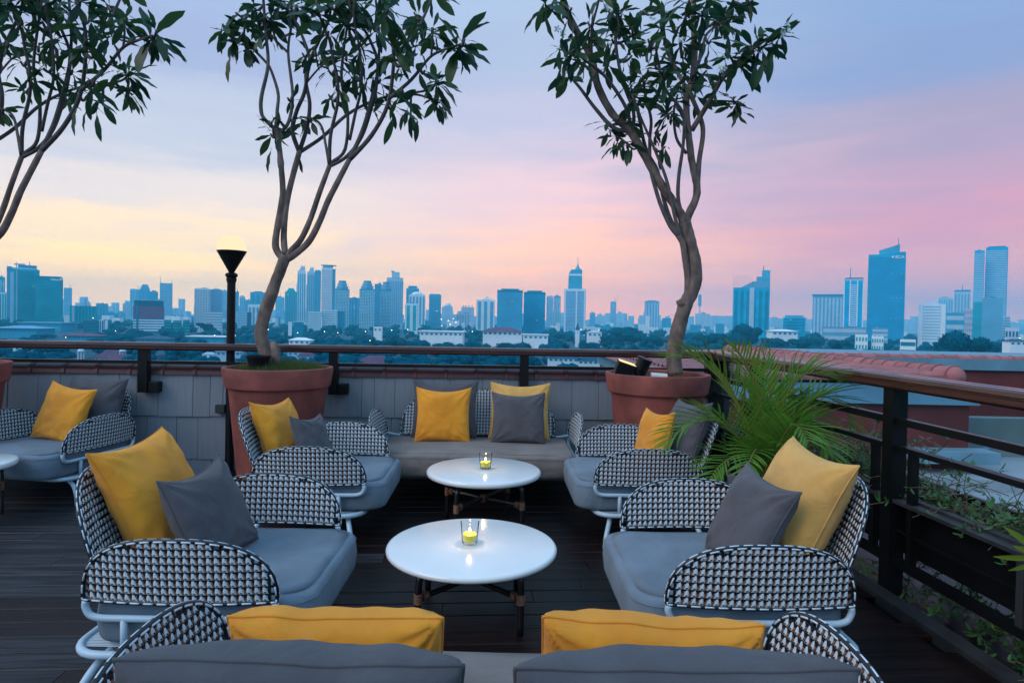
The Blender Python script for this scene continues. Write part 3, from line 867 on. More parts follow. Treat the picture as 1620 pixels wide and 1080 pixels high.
# steeple
z = 560
px = z / F
c = P(913.5, 522, z)
t = empty('steeple', (c.x, z, GZ), 0, 'small white church steeple with a dark pointed roof in front of the needle skyscraper', 'steeple')
h = c.z - GZ
MB().box(-px * 3, px * 3, -px * 3, px * 3, 0, h).build('wall', C_WHITE, t)
MB().frustum([(-px * 3.4, -px * 3.4), (px * 3.4, -px * 3.4), (px * 3.4, px * 3.4), (-px * 3.4, px * 3.4)], h + .01, [(-.1, -.1), (.1, -.1), (.1, .1), (-.1, .1)], h + px * 12).build('roof', C_DEEP, t)
MB().box(-px * .6, px * .6, -px * 3.1, -px * 3, h - px * 5, h - px * 3).build('window', G_DEEP, t)

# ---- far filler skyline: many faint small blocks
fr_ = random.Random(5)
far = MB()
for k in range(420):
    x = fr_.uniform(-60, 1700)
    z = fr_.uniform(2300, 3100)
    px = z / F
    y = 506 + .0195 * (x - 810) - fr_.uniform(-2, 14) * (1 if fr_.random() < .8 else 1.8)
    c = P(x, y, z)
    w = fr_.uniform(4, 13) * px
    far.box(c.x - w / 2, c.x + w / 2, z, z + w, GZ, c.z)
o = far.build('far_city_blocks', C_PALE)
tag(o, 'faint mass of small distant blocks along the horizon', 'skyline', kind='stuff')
near_ = MB()
near2 = MB()
for k in range(200):
    x = fr_.uniform(-80, 1700)
    z = fr_.uniform(900, 1800)
    px = z / F
    c = P(x, 506, z)
    w, h = fr_.uniform(4, 16) * px, fr_.uniform(9, 20)
    (near_ if fr_.random() < .5 else near2).box(c.x - w / 2, c.x + w / 2, z, z + w * .8, GZ, GZ + h)
tag(near_.build('low_city_blocks', C_WHITE), 'scattered low pale buildings filling the middle distance', 'buildings', kind='stuff')
tag(near2.build('low_city_blocks', C_MID), 'scattered low blue grey buildings filling the middle distance', 'buildings', kind='stuff')

# ---- trees of the city
M_CT = leafmat('city_tree_leaf', (.001, .11, .18), (.002, .13, .19), .15, 0)  # blue of the haze put into the leaf colours
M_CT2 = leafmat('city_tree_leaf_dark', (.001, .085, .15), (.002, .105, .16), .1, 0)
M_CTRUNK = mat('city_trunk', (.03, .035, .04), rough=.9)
def crown_mesh(k, m, n_lobes=11, nl=2600):
    r = random.Random(100 + k)
    mb = MB()
    lobes = []
    for i in range(n_lobes):
        a = r.uniform(0, 2 * PI)
        rr = r.uniform(.1, .72)
        lobes.append((Vector((rr * math.cos(a), rr * math.sin(a) * .8, r.uniform(-.05, .42) - rr * .25)), r.uniform(.24, .42)))
    for i in range(nl):
        c, s = lobes[r.randrange(n_lobes)]
        d = Vector((r.gauss(0, 1), r.gauss(0, 1), r.gauss(.25, 1))).normalized()
        p = c + Vector((d.x, d.y, d.z * .72)) * s * r.uniform(.72, 1.04)
        nrm = (d + Vector((r.uniform(-.7, .7), r.uniform(-.7, .7), r.uniform(-.7, .7)))).normalized()
        u = nrm.orthogonal().normalized()
        w = nrm.cross(u)
        q = r.uniform(.022, .05)
        mb.add([p + u * q, p + w * q * .8, p - u * q, p - w * q * .8], [(0, 1, 2, 3)])
    for c, s in lobes:
        ring = []
        mb.lathe([(0, -.66 * s), (.6 * s, -.45 * s), (.84 * s, 0), (.6 * s, .45 * s), (0, .66 * s)], 7, Matrix.Translation(c), cap0=False, cap1=False)
    return mb
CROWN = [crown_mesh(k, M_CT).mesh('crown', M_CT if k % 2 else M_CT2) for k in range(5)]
TRK = MB().tube([(0, 0, 0), (.02, 0, .5), (0, .01, 1)], [.06, .045, .03], 7).mesh('trunk', M_CTRUNK)
def city_tree(xc, ytop, wpx, z, label, group='trees of the city below the terrace'):
    px = z / F
    c = P(xc, ytop, z)
    h = c.z - GZ
    w = wpx * px / 2 * 1.05
    t = empty('broadleaf_tree', (c.x, z, GZ), 0, label, 'tree', group)
    hc = min(w * 1.2, h * .72)
    inst('crown', CROWN[fr_.randrange(5)], t, Matrix.Translation((0, 0, h - hc * .72)) @ Matrix.Rotation(fr_.uniform(0, 6.28), 4, 'Z') @ Matrix.Diagonal((w, w, hc, 1)))
    inst('trunk', TRK, t, Matrix.Diagonal((w * .7, w * .7, max(1, h - hc * .9), 1)))
    return t
CT = [
 (1520, 507, 112, 250, 'large dark rounded tree standing out at the right under the tall banded tower'),
 (1000, 509, 74, 520, 'broad dark tree mound left of the right hand trunk'),
 (965, 524, 46, 500, 'left shoulder of the dark tree mound by the steeple'),
 (1032, 527, 50, 500, 'right shoulder of the dark tree mound before the right trunk'),
 (1180, 503, 72, 520, 'tall rounded tree in front of the lattice topped tower'),
 (1118, 519, 52, 500, 'tree just right of the right hand trunk'),
 (1140, 522, 40, 480, 'tree between the right trunk and the lattice topped tower'),
 (1222, 528, 56, 480, 'tree below the squat blue block, left'),
 (1262, 531, 50, 470, 'tree below the squat blue block, right'),
 (1290, 523, 36, 600, 'small tree below the hazy ribbed slab'),
 (1330, 532, 44, 450, 'tree below the white piered tower'),
 (1390, 545, 60, 330, 'low dark tree below the solid blue skyscraper'),
 (1455, 545, 44, 320, 'low dark tree between the slatted white building and the big tree'),
 (1360, 545, 50, 330, 'low dark tree left below the solid blue skyscraper'),
 (1590, 535, 50, 360, 'dark tree at the right edge under the tall tower'),
 (810, 535, 84, 300, 'wide dark tree above the handrail right of centre'),
 (770, 540, 44, 300, 'dark tree left of the wide one above the handrail'),
 (705, 536, 62, 340, 'dark tree under the long white hall'),
 (745, 533, 40, 330, 'dark tree between the white hall and the red roofed villa'),
 (655, 540, 50, 330, 'dark tree left of the long white hall'),
 (625, 527, 50, 420, 'dark tree below the ribbed grey tower'),
 (580, 530, 56, 420, 'dark tree below the octagonal topped towers'),
 (530, 532, 52, 400, 'tree below the low white offices'),
 (560, 541, 56, 330, 'lower tree just above the handrail, right of the left pot'),
 (500, 545, 40, 330, 'tree right of the white colonial house'),
 (445, 527, 40, 480, 'tree behind the left trunk above the handrail'),
 (398, 528, 40, 470, 'tree between lamp post and left trunk'),
 (330, 509, 22, 600, 'upright tree in front of the beige apartment slab'),
 (318, 508, 16, 590, 'small upright tree left of the other one by the apartment slab'),
 (280, 526, 44, 450, 'tree below the dark low blocks left of the lamp'),
 (228, 522, 50, 470, 'tree below the red banded building, left'),
 (250, 527, 44, 440, 'tree below the red banded building, right'),
 (180, 529, 44, 450, 'tree above the handrail left of the red banded building'),
 (150, 533, 44, 420, 'tree above the handrail below the dark teal block'),
 (70, 527, 40, 500, 'tree below the signed glass block'),
 (885, 533, 52, 420, 'tree left of the small steeple'),
 (930, 533, 50, 400, 'tree right below the small steeple'),
 (1075, 535, 46, 420, 'tree hidden partly by the right hand trunk'),
 (545, 563, 44, 240, 'dark tree under the handrail left of the purple roof'),
 (655, 560, 56, 230, 'dark tree under the handrail right of the purple roof'),
 (735, 557, 60, 240, 'dark tree under the handrail at centre left'),
 (790, 556, 56, 230, 'dark tree under the handrail at centre'),
 (845, 559, 44, 230, 'dark tree under the handrail right of the third post'),
 (985, 560, 40, 240, 'tree under the handrail behind the spotlights'),
 (1045, 556, 44, 250, 'tree under the handrail behind the corner pot'),
 (270, 553, 56, 250, 'dark tree under the handrail right of the leftmost post'),
 (305, 557, 40, 240, 'dark tree under the handrail left of the lamp post'),
 (100, 551, 46, 280, 'dark tree under the handrail between white house and gazebo'),
 (215, 556, 30, 270, 'dark tree under the handrail touching the leftmost post'),
 (60, 556, 34, 260, 'dark tree under the handrail above the white shed roof'),
 (395, 556, 34, 260, 'dark tree under the handrail behind the left pot'),
 (510, 556, 40, 270, 'dark tree under the handrail right of the left pot'),
 (425, 545, 40, 340, 'dark tree behind the base of the left trunk'),
 (10, 536, 40, 420, 'tree above the handrail at the left edge'),
]
for x, y, w, z, lb in CT:
    city_tree(x, y, w, z, lb)
# woodland filling the gaps
wood = MB()
wr = random.Random(9)
srcs = [crown_mesh(20 + k, M_CT, 8, 260) for k in range(3)]
for k in range(1150):
    z = 190 + 1100 * wr.random() ** 1.25
    x = wr.uniform(-90, 1710)
    if any(a < x < b and z < hz_ + 12 and z > hz_ * .82 for a, b, hz_ in HSPAN):
        continue
    c = P(x, 506, z)
    s = wr.uniform(5.5, 10) * (1 if z < 700 else 1.25)
    wood_src = srcs[k % 3]
    M = Matrix.Translation((c.x, z, GZ + s * .42)) @ Matrix.Rotation(wr.uniform(0, 6.28), 4, 'Z') @ Matrix.Diagonal((s, s, s * 1.0, 1))
    wood.add(wood_src.v, wood_src.f, M)
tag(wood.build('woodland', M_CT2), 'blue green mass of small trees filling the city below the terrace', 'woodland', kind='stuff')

# ---- street lights
lr = random.Random(77)
lamp_me = MB().lathe([(0, -1), (.7, -.7), (1, 0), (.7, .7), (0, 1)], 8, cap0=False, cap1=False).mesh('lamp_head', M_CLIGHT)
pole_me = MB().tube([(0, 0, 0), (0, 0, 1)], .14, 5).mesh('pole', C_DEEP)
LIGHTS = [(114, 533, 420), (140, 534, 430), (190, 523, 520), (196, 528, 480), (15, 555, 320), (66, 556, 300), (121, 559, 290), (346, 530, 430), (378, 530, 430), (429, 521, 500), (475, 526, 480), (517, 524, 480), (538, 526, 480),
          (581, 524, 480), (622, 522, 500), (647, 521, 520), (699, 505, 800), (710, 507, 820), (718, 504, 850), (722, 510, 780), (700, 515, 700), (713, 513, 720), (748, 524, 560), (918, 521, 560), (946, 522, 560), (985, 522, 900), (1601, 534, 400), (284, 509, 700), (589, 538, 380), (153, 503, 700)]
for i, (x, y, z) in enumerate(LIGHTS):
    c = P(x, y, z)
    t = empty('street_lamp', (c.x, z - 6, GZ), 0, 'tiny warm street light glowing among the far trees and roofs', 'street lamp', 'tiny warm street lights in the city')
    h = max(3, c.z - GZ)
    s = z / F * .55
    inst('lamp_head', lamp_me, t, Matrix.Translation((0, 0, h)) @ Matrix.Diagonal((s, s, s, 1)))
    inst('pole', pole_me, t, Matrix.Diagonal((1, 1, h - s, 1)))

# ---- haze
hz = MB().box(-2700, 2700, -60, 3400, GZ - 1, 165)
m = bpy.data.materials.new('haze')
m.use_nodes = True
nt = m.node_tree
nt.nodes.remove(nt.nodes['Principled BSDF'])
pv_ = nt.nodes.new('ShaderNodeVolumePrincipled')
pv_.inputs['Density'].default_value = HAZE_D
pv_.inputs['Color'].default_value = HAZE_C
pv_.inputs['Anisotropy'].default_value = .0
nt.links.new(pv_.outputs[0], nt.nodes['Material Output'].inputs['Volume'])
tag(hz.build('haze', m), kind='stuff')
# ================================================================ the terrace
CORNER = Vector((2.03, 6.55, 0))
TM = Matrix.Translation(CORNER) @ DR
TMI = TM.inverted()
def T(u, v, z=0):
    return TM @ Vector((u, v, z))
def hit_v(px, v, py=560):
    """u where the view through column px meets the plane v"""
    a, d = TMI @ Vector((0, 0, CAMH)), DR.transposed() @ ray(px, py)
    return (a + d * ((v - a.y) / d.y)).x
def hit_u(px, u, py=700):
    a, d = TMI @ Vector((0, 0, CAMH)), DR.transposed() @ ray(px, py)
    return (a + d * ((u - a.x) / d.x)).y
def group_at(name, label=None, cat=None, kind=None):
    o = bpy.data.objects.new(name, None)
    link(o)
    o.matrix_world = TM
    return tag(o, label, cat, kind=kind)

# decking
sub = MB().box(-9.6, .95, -9.4, .25, -.42, -.05).build('roof_slab', M_BLK)
sub.matrix_world = TM
tag(sub, kind='structure')
deck = group_at('deck', kind='structure')
PW, GAP = .150, .004
plank_meshes = {}
def plank_mesh(L, m):
    k = (round(L, 1), m.name)
    if k not in plank_meshes:
        L = k[0]
        w, b = PW - GAP, .004
        mb = MB()
        # top with softened long edges
        prof = [(-w / 2, -.028), (w / 2, -.028), (w / 2, -b), (w / 2 - b, 0), (-w / 2 + b, 0), (-w / 2, -b)]
        vs = [(0, y, z) for y, z in prof] + [(L - .004, y, z) for y, z in prof]
        n = 6
        mb.add(vs, [tuple(range(n))[::-1], tuple(range(n, 2 * n))] + [(i, (i + 1) % n, n + (i + 1) % n, n + i) for i in range(n)])
        plank_meshes[k] = mb.mesh('plank', m)
    return plank_meshes[k]
row, v = 0, -.04 - PW / 2
while v > -7.2:
    u = -8.9
    step = rnd.choice([1.5, 1.9, 2.3])
    first = True
    while u < -.16:
        L = step if first else rnd.choice([2.0, 2.4, 2.9])
        first = False
        if u + L > -.16:
            L = -.15 - u
        L = round(L, 1)
        if L >= .3:
            x = (u + L / 2)
            m = M_DECKG if (x < -3.9 + rnd.uniform(-.3, .3)) else M_DECK
            inst('plank', plank_mesh(L, m), deck, Matrix.Translation((u, v, rnd.uniform(-.0012, .0012))) @ Matrix.Rotation(rnd.uniform(-.002, .002), 4, 'X'))
        u += max(L, .1)
    v -= PW
    row += 1
kb = MB().box(-.13, -.03, -7.3, -.04, -.04, .025).build('kerb', M_KERB)
kb.matrix_world = TM
tag(kb, kind='structure')

# shingled parapet wall
wall = group_at('parapet_wall', 'low grey shingled parapet wall topped with terracotta tiles behind the seating', 'wall')
MB().box(-9.3, .22, .015, .24, -.3, .985).build('wall_core', M_KERB, wall)
sh_me = {}
for rowi, (z0, z1, off) in enumerate(((.57, .97, 0), (.16, .60, .1), (-.04, .20, .03))):
    u = -8.9 + off
    while u < -.02:
        w = rnd.choice([.12, .16, .2, .27, .32, .38])
        if u + w > -.01:
            w = -.01 - u
        if w > .03:
            k = (round(w, 2), rowi)
            if k not in sh_me:
                t0, t1 = (.022, .006)
                mb = MB()
                h = z1 - z0
                mb.add([(.002, -t0, 0), (w - .002, -t0, 0), (w - .002, .012, 0), (.002, .012, 0), (.002, -t1, h), (w - .002, -t1, h), (w - .002, .012, h), (.002, .012, h)],
                       [(0, 3, 2, 1), (4, 5, 6, 7), (0, 1, 5, 4), (1, 2, 6, 5), (2, 3, 7, 6), (3, 0, 4, 7)])
                sh_me[k] = mb.mesh('shingle', M_SHING)
            inst('shingle', sh_me[k], wall, Matrix.Translation((u, rnd.uniform(-.003, .003), z0 + rnd.uniform(-.006, .004))))
        u += w
mb = MB()
n = 9
prof = [(-.115 * math.cos(PI * k / n) + .1, .105 * math.sin(PI * k / n)) for k in range(n + 1)]
def tile_mesh(L, r=.115, h=.105, name='cap_tile', m=None):
    mb = MB()
    rings = [(0, 1.10), (.03, 1.10), (.035, 1.0), (L + .01, .95)]
    vs, fs = [], []
    for x, s in rings:
        for k in range(n + 1):
            vs.append((x, -r * s * math.cos(PI * k / n), h * s * math.sin(PI * k / n)))
    for i in range(len(rings) - 1):
        for k in range(n):
            a = i * (n + 1) + k
            fs.append((a, a + 1, a + n + 2, a + n + 1))
    fs.append(tuple(range(n + 1))[::-1])
    mb.add(vs, fs)
    return mb.mesh(name, m or M_TILE, smooth=True, angle=35)
tm_ = tile_mesh(.30)
u = -9.0
while u < .02:
    inst('cap_tile', tm_, wall, Matrix.Translation((u, .085, .965 + rnd.uniform(-.003, .003))) @ Matrix.Rotation(rnd.uniform(-.008, .008), 4, 'Z'))
    u += .30

def extrude_u(prof, u0, u1, mb=None):
    """profile in (v,z) extruded along u"""
    mb = mb or MB()
    n = len(prof)
    vs = [(u0, a, z) for a, z in prof] + [(u1, a, z) for a, z in prof]
    mb.add(vs, [tuple(range(n)), tuple(range(n, 2 * n))[::-1]] + [(i, n + i, n + (i + 1) % n, (i + 1) % n) for i in range(n)])
    return mb
def extrude_v(prof, v0, v1, mb=None):
    mb = mb or MB()
    n = len(prof)
    vs = [(a, v0, z) for a, z in prof] + [(a, v1, z) for a, z in prof]
    mb.add(vs, [tuple(range(n))[::-1], tuple(range(n, 2 * n))] + [(i, (i + 1) % n, n + (i + 1) % n, n + i) for i in range(n)])
    return mb
HR = 1.272
# moulded handrail section: grooves along both faces
def railprof(c, w, top, t):
    h = w / 2
    return [(c - h + .012, top - t), (c + h - .012, top - t), (c + h, top - t + .014), (c + h, top - .046), (c + h - .010, top - .042), (c + h - .010, top - .034), (c + h, top - .030),
            (c + h - .003, top - .010), (c + h - .016, top), (c + .012, top), (c + .009, top - .004), (c - .009, top - .004), (c - .012, top), (c - h + .016, top),
            (c - h + .003, top - .010), (c - h, top - .030), (c - h + .010, top - .034), (c - h + .010, top - .042), (c - h, top - .046), (c - h, top - t + .014)]
# back railing
br = group_at('back_railing', 'dark wooden handrail on black posts with a low glass strip along the back wall', 'railing')
VB = -.07
extrude_u(railprof(VB, .11, HR, .072), -9.3, .05).build('handrail', M_RAIL, br)
MB().box(-9.3, 0, VB - .02, VB + .02, 1.068, 1.1).build('lower_bar', M_BLK, br)
posts_u = [hit_v(x, VB) for x in (-72, 228.5, 528.5, 829.5)]
posts_u = [posts_u[0] - 1.9] + posts_u + [-.03]
for i, u in enumerate(posts_u):
    o = MB().box(u - .042, u + .042, VB - .042, VB + .042, .80, HR - .073).build('post', M_BLK, br)
    if u < -.2:
        b = MB().box(u + .043, u + .14, VB - .03, .0, .80, .90).build('wall_bracket', M_BLK, br)
        bevel(b, .006)
for a, b in zip(posts_u, posts_u[1:]):
    MB().box(a + .046, b - .046, VB - .004, VB + .004, 1.1005, HR - .0735).build('glass_pane', M_GLASS, br)
# right railing
rr = group_at('side_railing', 'black steel railing with wide brown wooden handrail along the right side of the deck', 'railing')
UR = .03
extrude_v(railprof(UR, .15, HR + .004, .085), -9.0, .02).build('handrail', M_RAIL, rr)
pv = [hit_u(1402, UR - .05), hit_u(1186, UR - .05)]
sp = pv[1] - pv[0]
side_posts = [pv[0] - 2 * sp, pv[0] - sp, pv[0], pv[1]]
for v in side_posts + [-.07]:
    MB().box(UR - .045, UR + .045, v - .045, v + .045, -.02, HR - .082).build('post', M_BLK, rr)
ends = side_posts + [-.07]
segs = [(-9.0, ends[0])] + list(zip(ends, ends[1:]))
for a, b in segs:
    a, b = a + .046, b - .046
    for z, w, h in ((.985, .05, .04), (.835, .055, .03), (.16, .05, .045)):
        MB().box(UR - w / 2, UR + w / 2, a, b, z, z + h).build('rail_bar', M_BLK, rr)
    MB().box(UR - .035, UR + .055, a, b, .53, .55).build('rail_bar', M_KERB, rr)
    MB().box(UR - .004, UR + .004, a, b, .36, .372).build('rail_bar', M_BLK, rr)
    MB().box(UR - .003, UR + .003, a, b, 1.026, HR - .082).build('glass_pane', M_GLASS, rr)
    for v in (a + .12, b - .12):
        if v > -8.9:
            MB().box(UR - .02, UR + .02, v - .02, v + .02, .551, .834).build('baluster', M_BLK, rr)
            MB().box(UR - .02, UR + .02, v - .02, v + .02, .206, .529).build('baluster', M_BLK, rr)
    vm = (a + b) / 2
    MB().box(UR - .02, UR + .02, vm - .02, vm + .02, .206, .529).build('baluster', M_KERB, rr)

# planter troughs outside the side railing
for i, (v0, v1) in enumerate(((-8.2, -5.0), (-4.95, -2.75), (-2.7, -.2))):
    t = empty('planter_trough', T(.30, (v0 + v1) / 2, .22), WROT,
              ['long black planter trough nearest the viewer outside the side railing',
               'black planter trough of trailing vines in the middle of the side railing',
               'black planter trough of dry twigs behind the palm at the far end'][i], 'planter')
    L = (v1 - v0) / 2
    m = MB()
    m.box(-.20, -.17, -L, L, 0, .34).box(.19, .22, -L, L, 0, .34).box(-.17, .19, -L, -L + .03, 0, .34).box(-.17, .19, L - .03, L, 0, .34).box(-.17, .19, -L + .03, L - .03, 0, .03)
    m.build('trough', M_BLK, t)
    MB().box(-.169, .189, -L + .031, L - .031, .031, .27).build('soil', M_SOIL, t)
    MB().box(-.235, -.2, -L, L, .315, .345).build('rim', M_KERB, t)

# ================================================================ neighbouring roofs on the right
nb = empty('tiled_roof_wing', (0, 0, 0), 0, 'red walled roof wing with a ridge of rose terracotta tiles beyond the railing', 'building')
ZR = CAMH - .80
xf, yf = (1512 - 810) / F * 11.3, 11.3      # near end of ridge
xb, yb = 7.10, 21.0
xL = 2.9
def pq(name, vs, fs, m, parent=nb):
    return MB().add(vs, fs).build(name, m, parent)
def slab(name, x0, x1, y0, y1, z0, z1, m, parent=nb):
    return MB().box(x0, x1, y0, y1, z0, z1).build(name, m, parent)
slab('wall', xL, xf + .35, yf + .10, yb, -3.0, CAMH - 1.36, M_REDW)
slab('beam', xL - .1, xf + .47, yf, yb, CAMH - 1.35, CAMH - 1.00, M_CONC)
slab('ledge', xf - .75, xf + .60, yf - .35, yf + .099, CAMH - 2.32, CAMH - 2.12, M_CONC)
slab('beam_joint', xf - 1.2, xf - 1.19, yf - .004, yf, CAMH - 1.35, CAMH - 1.0, M_KERB)
# roof plane falling from the ridge to the left
pq('roof_slope', [(xf, yf - .05, ZR - .02), (xb, yb, ZR - .02), (xL - .3, yb, ZR - .17), (xL - .3, yf - .05, ZR - .17), (xf, yf - .05, ZR - .10), (xb, yb, ZR - .10), (xL - .3, yb, ZR - .196), (xL - .3, yf - .05, ZR - .196)],
   [(0, 1, 2, 3), (7, 6, 5, 4), (0, 3, 7, 4), (1, 5, 6, 2), (0, 4, 5, 1), (3, 2, 6, 7)], M_RTILE)
# courses of roof tile on the slope
rt = tile_mesh(.42, .11, .075, 'roof_tile', M_RTILE)
slope_dir = Vector((xL - xf, 0, -.15)).normalized()
for k in range(26):
    y = yf + .12 + k * .30
    f = (y - yf) / (yb - yf)
    xr = xf + (xb - xf) * f
    for j in range(10):
        s = .16 + j * .42
        if xr - s < xL - .1:
            continue
        M = Matrix.Translation((xr, y, ZR - .03)) @ Matrix(((slope_dir.x, 0, -slope_dir.z, 0), (0, -1, 0, 0), (slope_dir.z, 0, slope_dir.x, 0), (0, 0, 0, 1)))
        M = M @ Matrix.Translation((s, 0, 0)) @ Matrix.Diagonal((1, 1, -1, 1))
        inst('roof_tile', rt, nb, M)
rd = Vector((xb - xf, yb - yf, 0))
RL = rd.length
ang = math.atan2(rd.y, rd.x)
rt2 = tile_mesh(.34, .18, .165, 'ridge_tile', M_RTILE)
nt_ = int(RL / .34)
for k in range(nt_):
    p = Vector((xf, yf, ZR)) + rd * (k / nt_)
    inst('ridge_tile', rt2, nb, Matrix.Translation((p.x, p.y, ZR - .03)) @ Matrix.Rotation(ang + rnd.uniform(-.01, .01), 4, 'Z') @ Matrix.Rotation(rnd.uniform(-.01, .01), 4, 'X'))
capm = MB()
for i in range(6):
    a = i / 5 * PI / 2
hemi = [(.172 * math.cos(i / 6 * PI / 2), .20 * math.sin(i / 6 * PI / 2)) for i in range(7)]
capm.lathe(hemi, 20, Matrix.Translation((xf, yf + .02, ZR - .04)) @ Matrix.Rotation(ang, 4, 'Z') @ Matrix.Rotation(-PI / 2, 4, 'Y'), cap0=True)
capm.build('ridge_end', M_RTILE, nb, smooth=True)
# long back wing
lw = empty('long_roof_wing', (0, 0, 0), 0, 'long red wall with a pale concrete band and tiled coping on the far right', 'building')
yb2 = 19.5
x0, x1 = 8.6, 26
slab('wall', x0, x1, yb2 + .12, yb2 + 6, -3.0, CAMH - 1.26, M_REDW, lw)
slab('band', x0 - .1, x1, yb2, yb2 + 6.1, CAMH - 1.25, CAMH - .92, M_CONC, lw)
lt = tile_mesh(.42, .17, .11, 'coping_tile', M_RTILE)
for k in range(int((x1 - x0) / .42)):
    inst('coping_tile', lt, lw, Matrix.Translation((x0 + k * .42, yb2 + .20, CAMH - .919)) @ Matrix.Rotation(rnd.uniform(-.01, .01), 4, 'Z'))
# grey side wall, pale slab in the light well
gw = empty('light_well', (0, 0, 0), 0, 'pale grey flat roof slab and wall below the railing at right', 'building')
slab('wall', xf + .61, 22, 12.6, 12.9, -3.2, CAMH - 1.75, mat('grey_teal_wall', (.13, .17, .17), rough=.8, var=.2, vscale=.7), gw)
for k in range(7):
    x = xf + 1.4 + k * 1.25
    pq('brace', [(x, 12.3, -.55), (x + .12, 12.3, -.55), (x - .9, 12.3, -2.2), (x - 1.02, 12.3, -2.2), (x, 12.36, -.55), (x + .12, 12.36, -.55), (x - .9, 12.36, -2.2), (x - 1.02, 12.36, -2.2)],
       [(0, 1, 2, 3), (7, 6, 5, 4), (0, 3, 7, 4), (1, 5, 6, 2), (0, 4, 5, 1), (3, 2, 6, 7)], M_CONC, gw)
slab('roof_slab', 3.6, 22, 4.6, 12.59, -1.35, -1.15, M_SLAB, gw)
slab('step', xf - .9, 22, 10.6, 12.58, -1.149, -.95, M_SLAB, gw)

